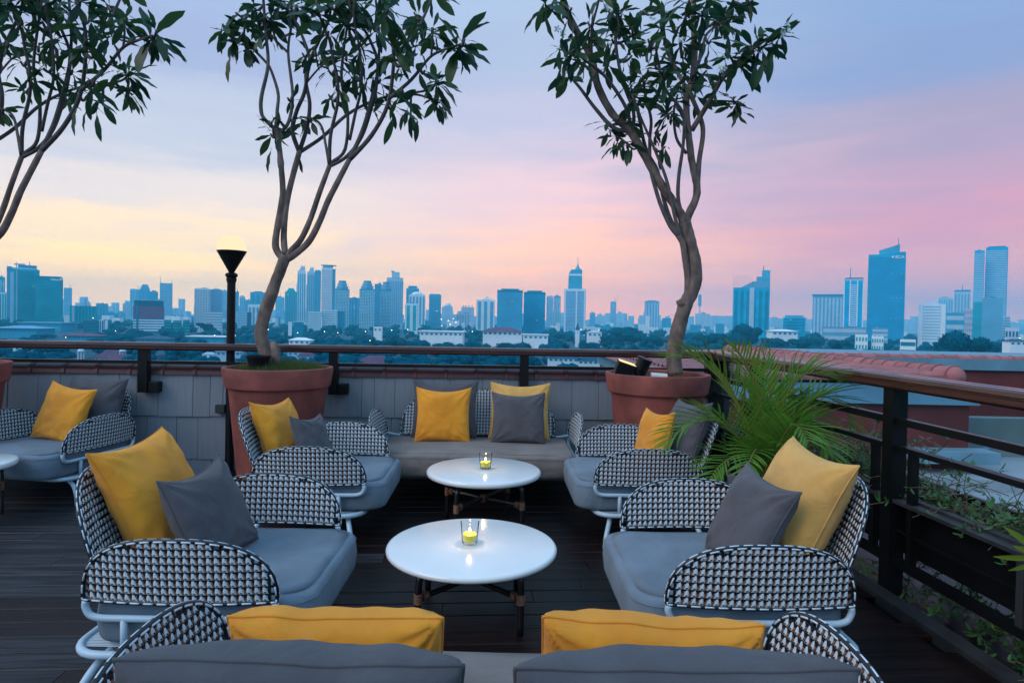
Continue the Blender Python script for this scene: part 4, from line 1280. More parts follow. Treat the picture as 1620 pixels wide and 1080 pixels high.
# ================================================================ furniture
def panel_builder(L, H, fmap, nexp=2.7, cell=.0285, lean_front=0):
    """three meshes (strands, light cells, brown ties) + rim of a woven D-shaped panel; fmap(u,v,w)->3D, u across, v up, w normal"""
    def top(u):
        q = min(1, abs(2 * u / L))
        return H * (1 - q ** nexp) ** (1 / nexp)
    black, white, brown = MB(), MB(), MB()
    def strip(mb, u0, v0, u1, v1, hw, w0, w1):
        du, dv = u1 - u0, v1 - v0
        l = math.hypot(du, dv) or 1
        nx, ny = -dv / l * hw, du / l * hw
        q = [(u0 + nx, v0 + ny), (u0 - nx, v0 - ny), (u1 - nx, v1 - ny), (u1 + nx, v1 + ny)]
        vs = [fmap(a, b, w0) for a, b in q] + [fmap(a, b, w1) for a, b in q]
        mb.add(vs, [(0, 3, 2, 1), (4, 5, 6, 7), (0, 1, 5, 4), (1, 2, 6, 5), (2, 3, 7, 6), (3, 0, 4, 7)])
    nu = int(L / cell)
    nv = int(H / cell)
    cu, cv = L / nu, (H - .01) / nv
    # black net
    for j in range(1, nv):
        v = .005 + j * cv
        q = (v / H)
        ue = L / 2 * (1 - q ** nexp) ** (1 / nexp)
        k = max(3, int(2 * ue / .12))
        for i in range(k):
            a, b = -ue + 2 * ue * i / k, -ue + 2 * ue * (i + 1) / k
            strip(black, a, v, b, v, .0052, -.0035, .0035)
    for i in range(1, nu):
        u = -L / 2 + i * cu
        t = top(u)
        k = max(1, int(t / .1))
        for j in range(k):
            strip(black, u, t * j / k, u, t * (j + 1) / k, .0050, -.0045, .0045)
    th = .0068
    for i in range(nu):
        for j in range(nv):
            u = -L / 2 + (i + .5) * cu
            v = .005 + (j + .5) * cv
            if v + cv * .35 > top(u) or abs(u) > L / 2 - cu * .6:
                continue
            a, b = u - cu / 2, v - cv / 2
            jt = lambda s=.03: rnd.uniform(-s, s)
            tri = [(.05 + jt(), .12 + jt()), (.84 + jt(), .12), (.84 + jt(), .60), (.74 + jt(), 1.0), (.50, .93 + jt())]
            pts = [(a + x * cu, b + y * cv) for x, y in tri]
            n5 = len(pts)
            vs = [fmap(x, y, -th + .002) for x, y in pts] + [fmap(x, y, th - .002) for x, y in pts]
            cx, cy = a + .62 * cu, b + .40 * cv
            vs += [fmap(cx, cy, -th - .001), fmap(cx, cy, th + .001)]
            fs = [(i2, (i2 + 1) % n5, n5 + (i2 + 1) % n5, n5 + i2) for i2 in range(n5)]
            fs += [(2 * n5, (i2 + 1) % n5, i2) for i2 in range(n5)] + [(2 * n5 + 1, n5 + i2, n5 + (i2 + 1) % n5) for i2 in range(n5)]
            white.add(vs, fs)
            strip(brown, a + .82 * cu, b + .16 * cv, a + 1.16 * cu, b + .60 * cv, .0030, -th, th)
            strip(black, a + .36 * cu, b + .30 * cv, a + .60 * cu, b + .32 * cv, .0016, -th - .0022, th + .0022)
    # rim
    rim_b, rim_w = MB(), MB()
    N_ = 90
    loop = []
    for k in range(N_ + 1):
        a = PI * k / N_
        c, s = math.cos(a), math.sin(a)
        e = 2 / nexp
        uu = L / 2 * (abs(c) ** e) * (1 if c >= 0 else -1)
        loop.append((uu, H * abs(s) ** e))
    nb_ = max(6, int(L / .05))
    for k in range(1, nb_):
        loop.append((-L / 2 + L * k / nb_, 0))
    P3 = [fmap(u, v, 0) for u, v in loop]
    # resample
    cl = P3 + [P3[0]]
    acc = [0]
    for i in range(len(cl) - 1):
        acc.append(acc[-1] + (cl[i + 1] - cl[i]).length)
    def at(s):
        s %= acc[-1]
        lo = 0
        while lo < len(acc) - 2 and acc[lo + 1] < s:
            lo += 1
        f = (s - acc[lo]) / max(1e-9, acc[lo + 1] - acc[lo])
        return cl[lo].lerp(cl[lo + 1], f)
    tot = acc[-1]
    nn = int(tot / .03)
    rim_b.tube([at(tot * i / nn) for i in range(nn)], .0095, 7, closed=True)
    # pale binding laid as dashes in three rows round the edge
    l2 = [Vector((u_, v_, 0)) for u_, v_ in loop]
    acc2 = [0]
    for a_, b_ in zip(l2, l2[1:] + l2[:1]):
        acc2.append(acc2[-1] + (b_ - a_).length)
    l2c = l2 + [l2[0]]
    lo_ = [0]
    def pt(s, out, w):
        s %= acc2[-1]
        k = lo_[0] if acc2[lo_[0]] <= s else 0
        while k < len(acc2) - 2 and acc2[k + 1] < s:
            k += 1
        lo_[0] = k
        f = (s - acc2[k]) / max(1e-9, acc2[k + 1] - acc2[k])
        p = l2c[k].lerp(l2c[k + 1], f)
        t_ = (l2c[k + 1] - l2c[k]).normalized()
        return fmap(p.x + t_.y * out, p.y - t_.x * out, w)
    per = .052
    nd = int(acc2[-1] / per)
    for row_, (o_, w_) in enumerate(((.0062, 0), (-.002, .0082), (-.002, -.0082))):
        for i in range(nd):
            s0 = acc2[-1] * (i + (.5 if row_ in (1, 2) else 0)) / nd
            rim_w.tube([pt(s0 + q * per * .70 / 3, o_, w_) for q in range(4)], .0038, 5)
    return black, white, brown, rim_b, rim_w

def fill(o_parent, name, builders):
    black, white, brown, rim_b, rim_w = builders
    pn = black.build(name, M_BLACKW, o_parent)
    white.build('pale_weave', M_WHITE, pn, kind='stuff')
    brown.build('brown_weave', M_BROWN, pn, kind='stuff')
    rim_b.build('rim', M_BLACKW, pn, smooth=True)
    rim_w.build('rim_binding', M_WHITE, pn, smooth=True, kind='stuff')
    return pn

def seat_cushion(W, y0, y1, z0, z1, m, parent, round_front=.12):
    """thick box cushion with rounded plan corners, soft edges and a slightly domed top"""
    hw = W / 2
    out = []
    # plan outline
    def arc(cx, cy, r, a0, a1, n=7):
        return [(cx + r * math.cos(a0 + (a1 - a0) * i / n), cy + r * math.sin(a0 + (a1 - a0) * i / n)) for i in range(n + 1)]
    rf, rb = round_front, .05
    out += arc(hw - rf, y0 + rf, rf, -PI / 2, 0) + arc(hw - rb, y1 - rb, rb, 0, PI / 2) + arc(-hw + rb, y1 - rb, rb, PI / 2, PI) + arc(-hw + rf, y0 + rf, rf, PI, 1.5 * PI)
    # densify straights
    pts = []
    for i in range(len(out)):
        a, b = Vector(out[i]), Vector(out[(i + 1) % len(out)])
        k = max(1, int((b - a).length / .07))
        for q in range(k):
            pts.append(a.lerp(b, q / k))
    cx, cy = 0, (y0 + y1) / 2
    h = z1 - z0
    mb = MB()
    rings = []
    e = .035
    for i in range(5):
        a = PI / 2 * i / 4
        rings.append((e * (1 - math.sin(a)) * .8, z0 + e * (1 - math.cos(a)) * 1.2))
    rings.append((-.006, z0 + h * .5))
    for i in range(5):
        a = PI / 2 * i / 4
        rings.append((e * (1 - math.cos(a)), z1 - e * (1 - math.sin(a))))
    vs = []
    n = len(pts)
    for ins, z in rings:
        for p in pts:
            d = Vector((p.x - cx, p.y - cy))
            dx = max(0, abs(d.x) - ins) * (1 if d.x > 0 else -1)
            dy = max(0, abs(d.y) - ins) * (1 if d.y > 0 else -1)
            nzv = noise.noise(Vector((p.x * 5, p.y * 5, z * 9)))
            vs.append((cx + dx + nzv * .004, cy + dy + nzv * .004, z + .004 * noise.noise(Vector((p.x * 4 + 3, p.y * 4, z)))))
    # top inner rings
    for s in (.92, .8, .6, .35, .1):
        for p in pts:
            x, y = cx + (p.x - cx) * s, cy + (p.y - cy) * s
            dome = .018 * (1 - s * s) + .004 * noise.noise(Vector((x * 4, y * 4, 2)))
            vs.append((x, y, z1 + dome))
    fs = []
    R_ = len(rings) + 5
    for i in range(R_ - 1):
        for k in range(n):
            k2 = (k + 1) % n
            fs.append((i * n + k, i * n + k2, (i + 1) * n + k2, (i + 1) * n + k))
    fs.append(tuple(range(n))[::-1])
    fs.append(tuple((R_ - 1) * n + k for k in range(n)))
    mb.add(vs, fs)
    o = mb.build('seat_cushion', m, parent, smooth=True)
    pz = z1 - .028
    MB().tube([(cx + (p.x - cx) * 1.0, cy + (p.y - cy) * 1.0, pz) for p in pts], .0022, 5, closed=True).build('piping', m, o, smooth=True)
    return o

def make_seat(W, name, cat, cush_mat):
    t = empty(name, (0, 0, 0))
    t['category'] = cat
    AL, AH, AZ = (.76 if W < 1.5 else .80), (.255 if W < 1.5 else .285), .425
    # arms: panels running front to back, bowed outwards
    for s in (-1, 1):
        def fm(u, v, w, s=s):
            bow = .035 * (1 - (2 * u / AL) ** 2) + .10 * v
            return Vector((s * (W / 2 + bow + w), u, AZ + v))
        arm = fill(t, 'arm', panel_builder(AL, AH, fm, 2.6))
        f = MB()
        x = s * W / 2
        a0, a1 = -.37, .37
        path = [(x, a0, AZ - .005), (x, a0, AZ - .035), (x, a0 + .035, AZ - .070), (x, -.2, AZ - .075), (x, .2, AZ - .075), (x, a1 - .035, AZ - .070), (x, a1, AZ - .035), (x, a1, AZ - .005)]
        f.tube(smoothpts(path, 4), .0138, 10)
        for y in (-.2, .22):
            f.tube([(x, y, AZ - .075), (x, y, .215)], .014, 10)
        f.build('arm_frame', M_TUBE, t, smooth=True)
    # back
    BL, BH, BZ = W - .20, .415, .44
    if W > 1.5: BL = W - .26
    def fb(u, v, w):
        bow = -.07 * (2 * u / BL) ** 2 * (1 if W < 1.5 else .7)
        return Vector((u, (.445 if W < 1.5 else .40) + bow + v * .36 + w * .94, BZ + v - w * .33))
    fill(t, 'backrest', panel_builder(BL, BH, fb, 3.2))
    f = MB()
    for s in (-1, 1):
        f.tube(smoothpts([(s * (BL / 2 - .03), .36, BZ), (s * (BL / 2 + .02), .37, BZ - .01), (s * W / 2, .36, BZ + .01)], 4), .013, 8)
        f.tube(smoothpts([(s * BL * .38, .40, BZ), (s * BL * .38, .41, .34), (s * BL * .38, .37, .215)], 4), .014, 8)
    f.build('back_frame', M_TUBE, t, smooth=True)
    # base ring
    hx, y0, y1, r = W / 2 + .015, -.36, .44, .13
    ring = []
    for cx, cy, a in ((hx - r, y1 - r, 0), (-hx + r, y1 - r, PI / 2), (-hx + r, y0 + r, PI), (hx - r, y0 + r, 1.5 * PI)):
        ring += [(cx + r * math.cos(a + PI / 2 * i / 6), cy + r * math.sin(a + PI / 2 * i / 6), .212) for i in range(7)]
    MB().tube(ring, .0165, 10, closed=True).build('base_ring', M_TUBE, t, smooth=True)
    sl = MB()
    k = int((W - .1) / .012)
    for i in range(k):
        x = -W / 2 + .05 + (W - .1) * i / (k - 1)
        sl.tube([(x, y0 + .01, .214), (x, y1 - .01, .214)], .0028, 4)
    sl.build('seat_webbing', M_TUBE, t, kind='stuff')
    for sx in (-1, 1):
        for sy, yy in ((-1, -.24), (1, .30)):
            f = MB()
            f.tube(smoothpts([(sx * (hx - .13), yy, .205), (sx * (hx - .02), yy + sy * .03, .16), (sx * (hx + .045), yy + sy * .06, .08), (sx * (hx + .065), yy + sy * .07, .004)], 5), .0165, 10)
            f.build('leg', M_TUBE, t, smooth=True)
    seat_cushion(W - .06, -.50, .36, .232, .425, cush_mat, t)
    return t

G_CH = 'woven lounge armchairs around the coffee tables'
chair = make_seat(.94, 'lounge_chair', 'armchair', M_SEAT)
def place(o, x, y, rz, label, group=None):
    o.location = (x, y, 0)
    o.rotation_euler = (0, 0, rz)
    o['label'] = label
    if group: o['group'] = group
place(chair, -1.285, 2.97, R(90) + .01, 'woven armchair at left of the nearest round table, facing right', G_CH)
c = copy_tree(chair); place(c, 1.01, 3.03, -R(90) + .02, 'woven armchair at right of the nearest round table, facing left', G_CH)
c = copy_tree(chair); place(c, -1.36, 4.76, R(90) + .03, 'woven armchair in front of the grassy pot, left of the farther table', G_CH)
c = copy_tree(chair); place(c, .955, 4.90, -R(90) + .03, 'woven armchair partly behind palm fronds, right of the farther table', G_CH)
c = copy_tree(chair); place(c, -3.92, 5.48, -.17, 'woven armchair against the shingled wall at the far left', G_CH)
sofa = make_seat(1.74, 'lounge_sofa', 'sofa', M_SEATB)
place(sofa, -.30, 5.78, .02, 'woven two seat sofa facing the camera against the back wall', 'woven sofas')
c = copy_tree(sofa); place(c, -.03, 1.68, PI, 'woven sofa in the foreground seen from behind its cushions', 'woven sofas')

# ---- cushions
def pillow(w, h, t, m, seed, name='cushion', plump=.46, ear=.075, wrinkle=1.0):
    r = random.Random(seed)
    n = 44
    mb = MB()
    def prof(x, y):
        ax, ay = max(0, 1 - abs(x) ** 2.3), max(0, 1 - abs(y) ** 2.3)
        return (ax * ay) ** plump
    def outline(x, y):
        # edges pulled in between pointed corners
        px = x * (w / 2) * (1 - ear * (1 - y * y) * abs(x) ** 3)
        py = y * (h / 2) * (1 - ear * (1 - x * x) * abs(y) ** 3)
        return px, py
    off = Vector((seed * 1.37, seed * .71, 0))
    sag = r.uniform(.015, .035)
    vs = []
    idx = {}
    for side in (1, -1):
        for j in range(n + 1):
            for i in range(n + 1):
                edge = i in (0, n) or j in (0, n)
                if side == -1 and edge:
                    idx[(side, i, j)] = idx[(1, i, j)]
                    continue
                x, y = -1 + 2 * i / n, -1 + 2 * j / n
                # finer near the edges
                x, y = math.sin(x * PI / 2) * .6 + x * .4, math.sin(y * PI / 2) * .6 + y * .4
                px, py = outline(x, y)
                p = prof(x, y)
                d = p * t / 2
                q = Vector((px * 5, py * 5, side * 3)) + off
                wr = noise.noise(q * 1.1) * .5 + noise.noise(q * 2.3) * .3
                # wrinkles pulled out from corners
                cr = 0
                for sx in (-1, 1):
                    for sy in (-1, 1):
                        dx, dy = px - sx * w / 2, py - sy * h / 2
                        rr_ = math.hypot(dx, dy)
                        an = math.atan2(dy * sy, dx * sx)
                        cr += math.sin(an * 13 + seed + sx * 2 + sy) * math.exp(-rr_ / (.11)) * min(1, rr_ / .03)
                # folds along the edges
                ef = math.sin(px * 62 + 3 * noise.noise(q)) * math.exp(-(1 - abs(y)) * 7) + math.sin(py * 58 + 3 * noise.noise(q + off)) * math.exp(-(1 - abs(x)) * 7)
                d *= 1 + .10 * wr
                d += wrinkle * (cr * .0125 + ef * .0050 + wr * .013 + .018 * max(0, noise.noise(q * 1.7 + Vector((0, 0, 5)))) ** 1) * min(1, p * 1.8)
                top_sag = (-sag * (1 - x * x) * max(0, y) ** 2 if ear > .05 else .008 * noise.noise(Vector((x * 2.5, seed, 0))) * max(0, y))
                cw = .012 * noise.noise(Vector((px * 3, py * 3, seed)))
                idx[(side, i, j)] = len(vs)
                vs.append((px + .006 * noise.noise(q), -side * d + cw, py + h / 2 + top_sag))
    fs = []
    for side in (1, -1):
        for j in range(n):
            for i in range(n):
                f = (idx[(side, i, j)], idx[(side, i + 1, j)], idx[(side, i + 1, j + 1)], idx[(side, i, j + 1)])
                fs.append(f if side == 1 else f[::-1])
    mb.add(vs, fs)
    o = mb.build(name, m, smooth=True)
    ring = [idx[(1, i, 0)] for i in range(n)] + [idx[(1, n, j)] for j in range(n)] + [idx[(1, n - i, n)] for i in range(n)] + [idx[(1, 0, n - j)] for j in range(n)]
    MB().tube([vs[k] for k in ring], .0042, 5, closed=True).build('piping', m, o, smooth=True)
    return o
def put_pillow(w, h, t, m, seed, B, face, lean, label, roll=0, group=None, **k):
    o = pillow(w, h, t, m, seed, **k)
    o.matrix_world = Matrix.Translation(B) @ Matrix.Rotation(face, 4, 'Z') @ Matrix.Rotation(-R(lean), 4, 'X') @ Matrix.Rotation(R(roll), 4, 'Y')
    return tag(o, label, 'cushion', group or 'scatter cushions')
put_pillow(.55, .60, .22, M_YEL, 1, (-1.53, 3.04, .42), R(86), 28, 'large mustard cushion on the armchair left of the nearest table', roll=-3)
put_pillow(.45, .46, .17, M_GRY, 2, (-1.275, 2.94, .43), R(80), 25, 'charcoal cushion leaning on the mustard one, armchair left of nearest table', roll=-4)
put_pillow(.55, .60, .25, M_YELF, 3, (1.235, 3.06, .42), -R(84), 26, 'faded yellow cushion on the armchair right of the nearest table', roll=3)
put_pillow(.45, .47, .18, M_GRY, 4, (1.01, 2.94, .43), -R(80), 25, 'charcoal cushion leaning on the faded yellow one, armchair right of nearest table', roll=4)
put_pillow(.50, .52, .19, M_YEL, 5, (-1.64, 4.82, .43), R(78), 24, 'mustard cushion on the armchair in front of the grassy pot', roll=3)
put_pillow(.39, .40, .15, M_GRY, 6, (-1.40, 4.74, .44), R(76), 23, 'small charcoal cushion on the armchair in front of the grassy pot', roll=5)
put_pillow(.42, .46, .16, M_YEL, 7, (1.04, 4.84, .44), -R(72), 15, 'narrow looking mustard cushion on the armchair beside the palm', roll=-3)
put_pillow(.52, .56, .19, M_GRY, 8, (1.24, 4.90, .43), -R(78), 22, 'large charcoal cushion behind the palm fronds on the far right armchair', roll=-4)
put_pillow(.62, .55, .17, M_GRY, 9, (-.62, 6.00, .43), 0, 14, 'large charcoal cushion at the left of the back sofa')
put_pillow(.50, .50, .16, M_YEL, 10, (-.615, 5.79, .43), .02, 14, 'mustard cushion in front of the charcoal one on the back sofa')
put_pillow(.57, .54, .18, M_YELF, 11, (.085, 6.00, .43), -.04, 14, 'brownish yellow cushion at the right of the back sofa')
put_pillow(.49, .47, .16, M_GRY, 12, (.075, 5.79, .43), .02, 14, 'charcoal cushion in front of the yellow one on the back sofa')
put_pillow(.60, .54, .18, M_GRY2, 13, (-3.80, 5.74, .43), -R(10), 16, 'large charcoal cushion on the far left armchair')
put_pillow(.49, .50, .16, M_YEL, 14, (-3.93, 5.50, .43), -R(12), 18, 'mustard cushion on the armchair against the wall at far left', roll=7)
put_pillow(.625, .55, .23, M_GRY2, 15, (-.388, 1.37, .43), PI, 25, wrinkle=.5, plump=.36, ear=.02, label= 'large slate cushion in the left foreground seen from behind')
put_pillow(.62, .56, .24, M_GRY2, 16, (.318, 1.37, .43), PI + .03, 25, wrinkle=.5, plump=.36, ear=.03, label= 'large slate cushion in the right foreground seen from behind')
put_pillow(.495, .455, .18, M_YEL, 17, (-.395, 1.63, .43), PI, 20, plump=.32, ear=.02, label= 'mustard cushion behind the slate cushion in the left foreground')
put_pillow(.51, .45, .18, M_YEL, 18, (.345, 1.63, .43), PI - .03, 20, plump=.32, ear=.02, label= 'mustard cushion behind the slate cushion in the right foreground')

# ---- tables
def make_table(Rr, h):
    t = empty('coffee_table', (0, 0, 0))
    t['category'] = 'table'
    e = .017
    prof = [(Rr - .05, h - .034)] + [(Rr - e + e * math.sin(PI * i / 8), h - e - e * math.cos(PI * i / 8)) for i in range(9)]
    m = MB().lathe(prof, 96)
    m.build('table_top', M_TOP, t, smooth=True, angle=50)
    q = Rr * .57
    for k in range(4):
        a = PI / 4 + k * PI / 2 + .03
        c, s = math.cos(a), math.sin(a)
        ro = q * 1.36
        lg = MB().tube(smoothpts([(c * ro * .80, s * ro * .80, h - .038), (c * ro * .97, s * ro * .97, h - .075), (c * ro * 1.02, s * ro * 1.02, h - .13), (c * ro * 1.02, s * ro * 1.02, .003)], 5), .0175, 10).build('leg', M_BAMB, t, smooth=True)
        wr = MB()
        for j in range(6):
            z = h - .205 + j * .0085
            wr.tube([(c * ro * 1.02 + .0185 * math.cos(b * PI / 6), s * ro * 1.02 + .0185 * math.sin(b * PI / 6), z) for b in range(12)], .0048, 5, closed=True)
        for j in range(4):
            f = .93 - j * .022
            p = Vector((c * ro * f, s * ro * f, h - .183))
            ax = Vector((c, s, 0))
            up = Vector((0, 0, 1))
            sd_ = ax.cross(up)
            wr.tube([p + (up * math.cos(b * PI / 6) + sd_ * math.sin(b * PI / 6)) * .018 for b in range(12)], .0048, 5, closed=True)
        wr.build('rattan_binding', M_WRAP, lg, smooth=True)
        MB().tube(smoothpts([(c * ro, s * ro, h - .183), (c * ro * .5, s * ro * .5, h - .180), (c * .02, s * .02, h - .183)], 4), .0145, 8).build('stretcher', M_BAMB, t, smooth=True)
    MB().lathe([(.024, h - .205), (.027, h - .183), (.024, h - .160)], 14).build('centre_binding', M_WRAP, t, smooth=True)
    return t
tb = make_table(.45, .36)
place(tb, -.19, 3.38, 0, 'nearest round white topped coffee table holding the larger looking candle', 'round white coffee tables')
c = copy_tree(tb); place(c, -.19, 4.79, .2, 'round white coffee table in front of the back sofa', 'round white coffee tables'); c.scale = (.95, .95, 1.19)
c = copy_tree(tb); place(c, -3.93, 4.62, .4, 'white coffee table cut off by the left edge of the view', 'round white coffee tables')
for o in [c]:
    o.scale = (.68, .68, 1.25)

# ---- candles in tumblers
M_WAX = mat('yellow_candle_oil', (.62, .58, .06), rough=.25, emit=(.8, .55, .05), estr=.10)
M_FLAME = emis('flame', (1, .62, .25), 14)
M_WICK = mat('wick', (.02, .015, .01))
def candle(x, y, z, label):
    t = empty('candle_glass', (x, y, z), 0, label, 'candle', 'tumbler candles')
    MB().lathe([(.0, .004), (.036, .004), (.040, .012), (.050, .118), (.0475, .1195), (.0450, .118), (.0365, .018), (.0, .015)], 28, cap0=False, cap1=False).build('tumbler', M_CUP, t, smooth=True, angle=40)
    rb = MB()
    for k in range(10):
        a = k * 2 * PI / 10
        rb.tube([(.0405 * math.cos(a), .0405 * math.sin(a), .014), (.0455 * math.cos(a), .0455 * math.sin(a), .07)], .0011, 4)
    rb.build('glass_ribs', M_CUP, t)
    MB().lathe([(.0, .0165), (.0355, .0185), (.0400, .055), (.0, .055)], 24, cap0=False, cap1=False).build('wax', M_WAX, t, smooth=True, angle=40)
    MB().tube([(0, 0, .05), (.001, 0, .066)], .0012, 5).build('wick', M_WICK, t)
    MB().lathe([(.0, .060), (.0045, .064), (.0062, .071), (.0046, .078), (.002, .086), (.0, .091)], 12, cap0=False, cap1=False).build('flame', M_FLAME, t, smooth=True)
    l = bpy.data.lights.new('candle_light', 'POINT')
    l.energy = .35
    l.color = (1, .6, .25)
    l.shadow_soft_size = .006
    lo = bpy.data.objects.new('candle_light', l)
    link(lo, t)
    lo.location = (0, 0, .108)
    return t
candle(-.203, 3.38, .361, 'lit candle in a ribbed glass tumbler on the nearest table')
candle(-.18, 4.80, .4294, 'lit candle in a glass tumbler on the farther table by the sofa')

# ---- lamp post
Lx, Ly = P(364.8, 560, 6.16).x, 6.16
lp = empty('lamp_post', (Lx, Ly, 0), 0, 'black lamp post with an upturned cone shade and glowing globe', 'lamp')
zc = P(364, 397, Ly).z
zb = P(364, 434, Ly).z
MB().lathe([(.10, 0), (.10, .02), (.045, .05), (.040, .1), (.038, zb - .02)], 24).build('pole', M_BLK, lp, smooth=True, angle=40)
MB().lathe([(.042, zb - .075), (.047, zb - .05), (.046, zb - .035), (.040, zb - .03), (.055, zb - .02), (.057, zb), (.045, zb + .012), (.03, zb + .016)], 24).build('collar', M_BLK, lp, smooth=True, angle=40)
MB().lathe([(.026, zb + .016), (.030, zb + .03), (.136, zc), (.131, zc), (.028, zb + .036)], 32).build('shade', M_BLK, lp, smooth=True, angle=40)
M_GLOBE = bpy.data.materials.new('lamp_globe')
M_GLOBE.use_nodes = True
gn_ = M_GLOBE.node_tree
gn_.nodes.remove(gn_.nodes['Principled BSDF'])
ge_, gt_, gm_ = gn_.nodes.new('ShaderNodeEmission'), gn_.nodes.new('ShaderNodeBsdfTransparent'), gn_.nodes.new('ShaderNodeMixShader')
ge_.inputs[0].default_value = (.84, .66, .30, 1)
ge_.inputs[1].default_value = 1.05
gm_.inputs[0].default_value = .26
gn_.links.new(gt_.outputs[0], gm_.inputs[1])
gn_.links.new(ge_.outputs[0], gm_.inputs[2])
gn_.links.new(gm_.outputs[0], gn_.nodes['Material Output'].inputs[0])
gl = MB().lathe([(.136 * math.cos(a) ** .7, zc + .002 + .145 * math.sin(a)) for a in [i * PI / 2 / 8 for i in range(9)]], 32, cap1=False).build('globe', M_GLOBE, lp, smooth=True)
l = bpy.data.lights.new('globe_light', 'POINT')
l.energy = 1.5
l.color = (1, .75, .4)
l.shadow_soft_size = .1
lo = bpy.data.objects.new('globe_light', l)
link(lo, lp)
lo.location = (0, 0, zc + .25)
jb = MB().box(-.045, .045, -.05, .0, -.04, .04).build('junction_box', M_KERB)
jb.matrix_world = TM @ Matrix.Translation((hit_v(352, 0, 653), -.025, .645))
tag(jb, 'small square grey electrical box on the shingled wall beside the lamp post', 'electrical box')
bevel(jb, .006)

# ---- pots
def make_pot():
    t = empty('plant_pot', (0, 0, 0))
    t['category'] = 'pot'
    H = 1.10
    prof = [(.0, 0), (.30, 0), (.315, .01), (.335, .2), (.405, .90), (.412, .925), (.432, .93), (.440, .94), (.462, 1.085), (.458, H), (.438, H + .003), (.425, 1.09), (.418, 1.0), (.0, .98)]
    MB().lathe(prof, 72, cap0=False, cap1=False).build('pot_body', M_TERRA, t, smooth=True, angle=28)
    return t
PZ = 5.62
p2x = P(441, 590, PZ).x
p3x = P(1040, 592, PZ + .12).x
pot = make_pot()
GP = 'tall terracotta tree pots'
place(pot, p2x, PZ, 0, 'tall terracotta pot with grass and a frangipani tree, behind the lamp post', GP)
pot2 = copy_tree(pot); place(pot2, p3x, PZ + .12, 1.0, 'tall terracotta pot with spotlights at the corner of the railings', GP)
p1x = -4.78
pot3 = copy_tree(pot); place(pot3, p1x, 5.40, 2.0, 'terracotta pot just cut off by the left edge of the view', GP)
MB().lathe([(0, 1.10), (.3, 1.085), (.425, 1.055)], 40, cap0=False, cap1=False).build('soil', M_SOIL, pot, smooth=True)
MB().lathe([(0, 1.06), (.3, 1.055), (.425, 1.03)], 40, cap0=False, cap1=False).build('soil', M_SOIL, pot2, smooth=True)
gm = MB()
for k in range(5200):
    a, rr_ = rnd.uniform(0, 2 * PI), .425 * math.sqrt(rnd.random())
    x, y = rr_ * math.cos(a), rr_ * math.sin(a)
    if x < -.30: continue
    z0 = 1.102 - .05 * (rr_ / .42) ** 2
    hh = rnd.uniform(.03, .095) * (1 - .3 * (rr_ / .43) ** 3)
    dx, dy = rnd.uniform(-.025, .025), rnd.uniform(-.025, .025)
    w = rnd.uniform(.0015, .003)
    b = rnd.uniform(0, PI)
    c_, s_ = math.cos(b) * w, math.sin(b) * w
    gm.add([(x - c_, y - s_, z0), (x + c_, y + s_, z0), (x + dx, y + dy, z0 + hh)], [(0, 1, 2)])
tag(gm.build('grass', leafmat('pot_grass_blades', (.05, .11, .02), (.10, .13, .035), .3), pot), kind='stuff')
gm = MB()
for k in range(420):
    a, rr_ = rnd.uniform(0, 2 * PI), .40 * math.sqrt(rnd.random())
    x, y = rr_ * math.cos(a), rr_ * math.sin(a)
    z0 = 1.05
    w = .004
    gm.add([(x - w, y, z0), (x + w, y, z0), (x + rnd.uniform(-.04, .04), y + rnd.uniform(-.03, .03), z0 + rnd.uniform(.02, .08))], [(0, 1, 2)])
gm.build('weeds', bpy.data.materials['pot_grass_blades'], pot2, kind='stuff')
# small black nursery pot
np_ = empty('nursery_pot', (p2x - .10, PZ - .20, 1.085), 0, 'small black plastic nursery pot on the grass beside the trunk', 'pot')
MB().lathe([(.07, 0), (.093, .105), (.102, .107), (.103, .125), (.096, .125), (.088, .108), (.06, .02)], 24).build('tub', M_BLK, np_, smooth=True, angle=30)
MB().lathe([(0, .1), (.086, .098)], 18, cap0=False, cap1=False).build('soil', M_SOIL, np_)
# spotlights in the right pot
M_HOT = emis('lit_spot_lens', (1, .68, .30), 1.0)
sp = empty('floodlight', (p3x - .30, PZ - .02, 1.04), 0, 'square black floodlight with a lit warm edge at the pot left rim', 'floodlight')
Mr = Matrix.Translation((0, 0, .135)) @ Matrix.Rotation(R(18), 4, 'Y') @ Matrix.Rotation(R(7), 4, 'X')
bevel(MB().box(-.085, .075, -.055, .06, -.13, .02, Mr).build('housing', M_BLK, sp), .006)
MB().box(-.078, .07, -.050, .055, .0205, .024, Mr).build('lens', M_HOT, sp)
MB().tube([(-.1, .0, .08), (-.115, .0, .0), (.115, .0, .0), (.1, .0, .08)], .008, 6).build('bracket', M_BLK, sp)
sp = empty('barrel_spotlight', (p3x - .17, PZ - .03, 1.04), 0, 'black barrel shaped garden spotlight tilted up in the corner pot', 'spotlight')
Mr = Matrix.Translation((0, 0, .13)) @ Matrix.Rotation(R(20), 4, 'Y') @ Matrix.Rotation(R(8), 4, 'X')
MB().lathe([(.0, -.10), (.045, -.095), (.058, -.06), (.060, -.02), (.063, -.018), (.063, -.008), (.060, -.006), (.062, .05), (.068, .055), (.068, .075), (.055, .075), (.0, .07)], 24, Mr, cap0=False, cap1=False).build('barrel', M_BLK, sp, smooth=True, angle=35)
MB().tube([(0, 0, -.04), (0, 0, .05), (.05, .02, .10)], .011, 7).build('stake', M_BLK, sp)
pp = MB()
Mr = Matrix.Translation((p3x - .03, PZ - .06, 1.085)) @ Matrix.Rotation(R(94), 4, 'Y')
pp.lathe([(.030, -.07), (.030, .07), (.024, .07), (.024, -.07)], 18, Mr)
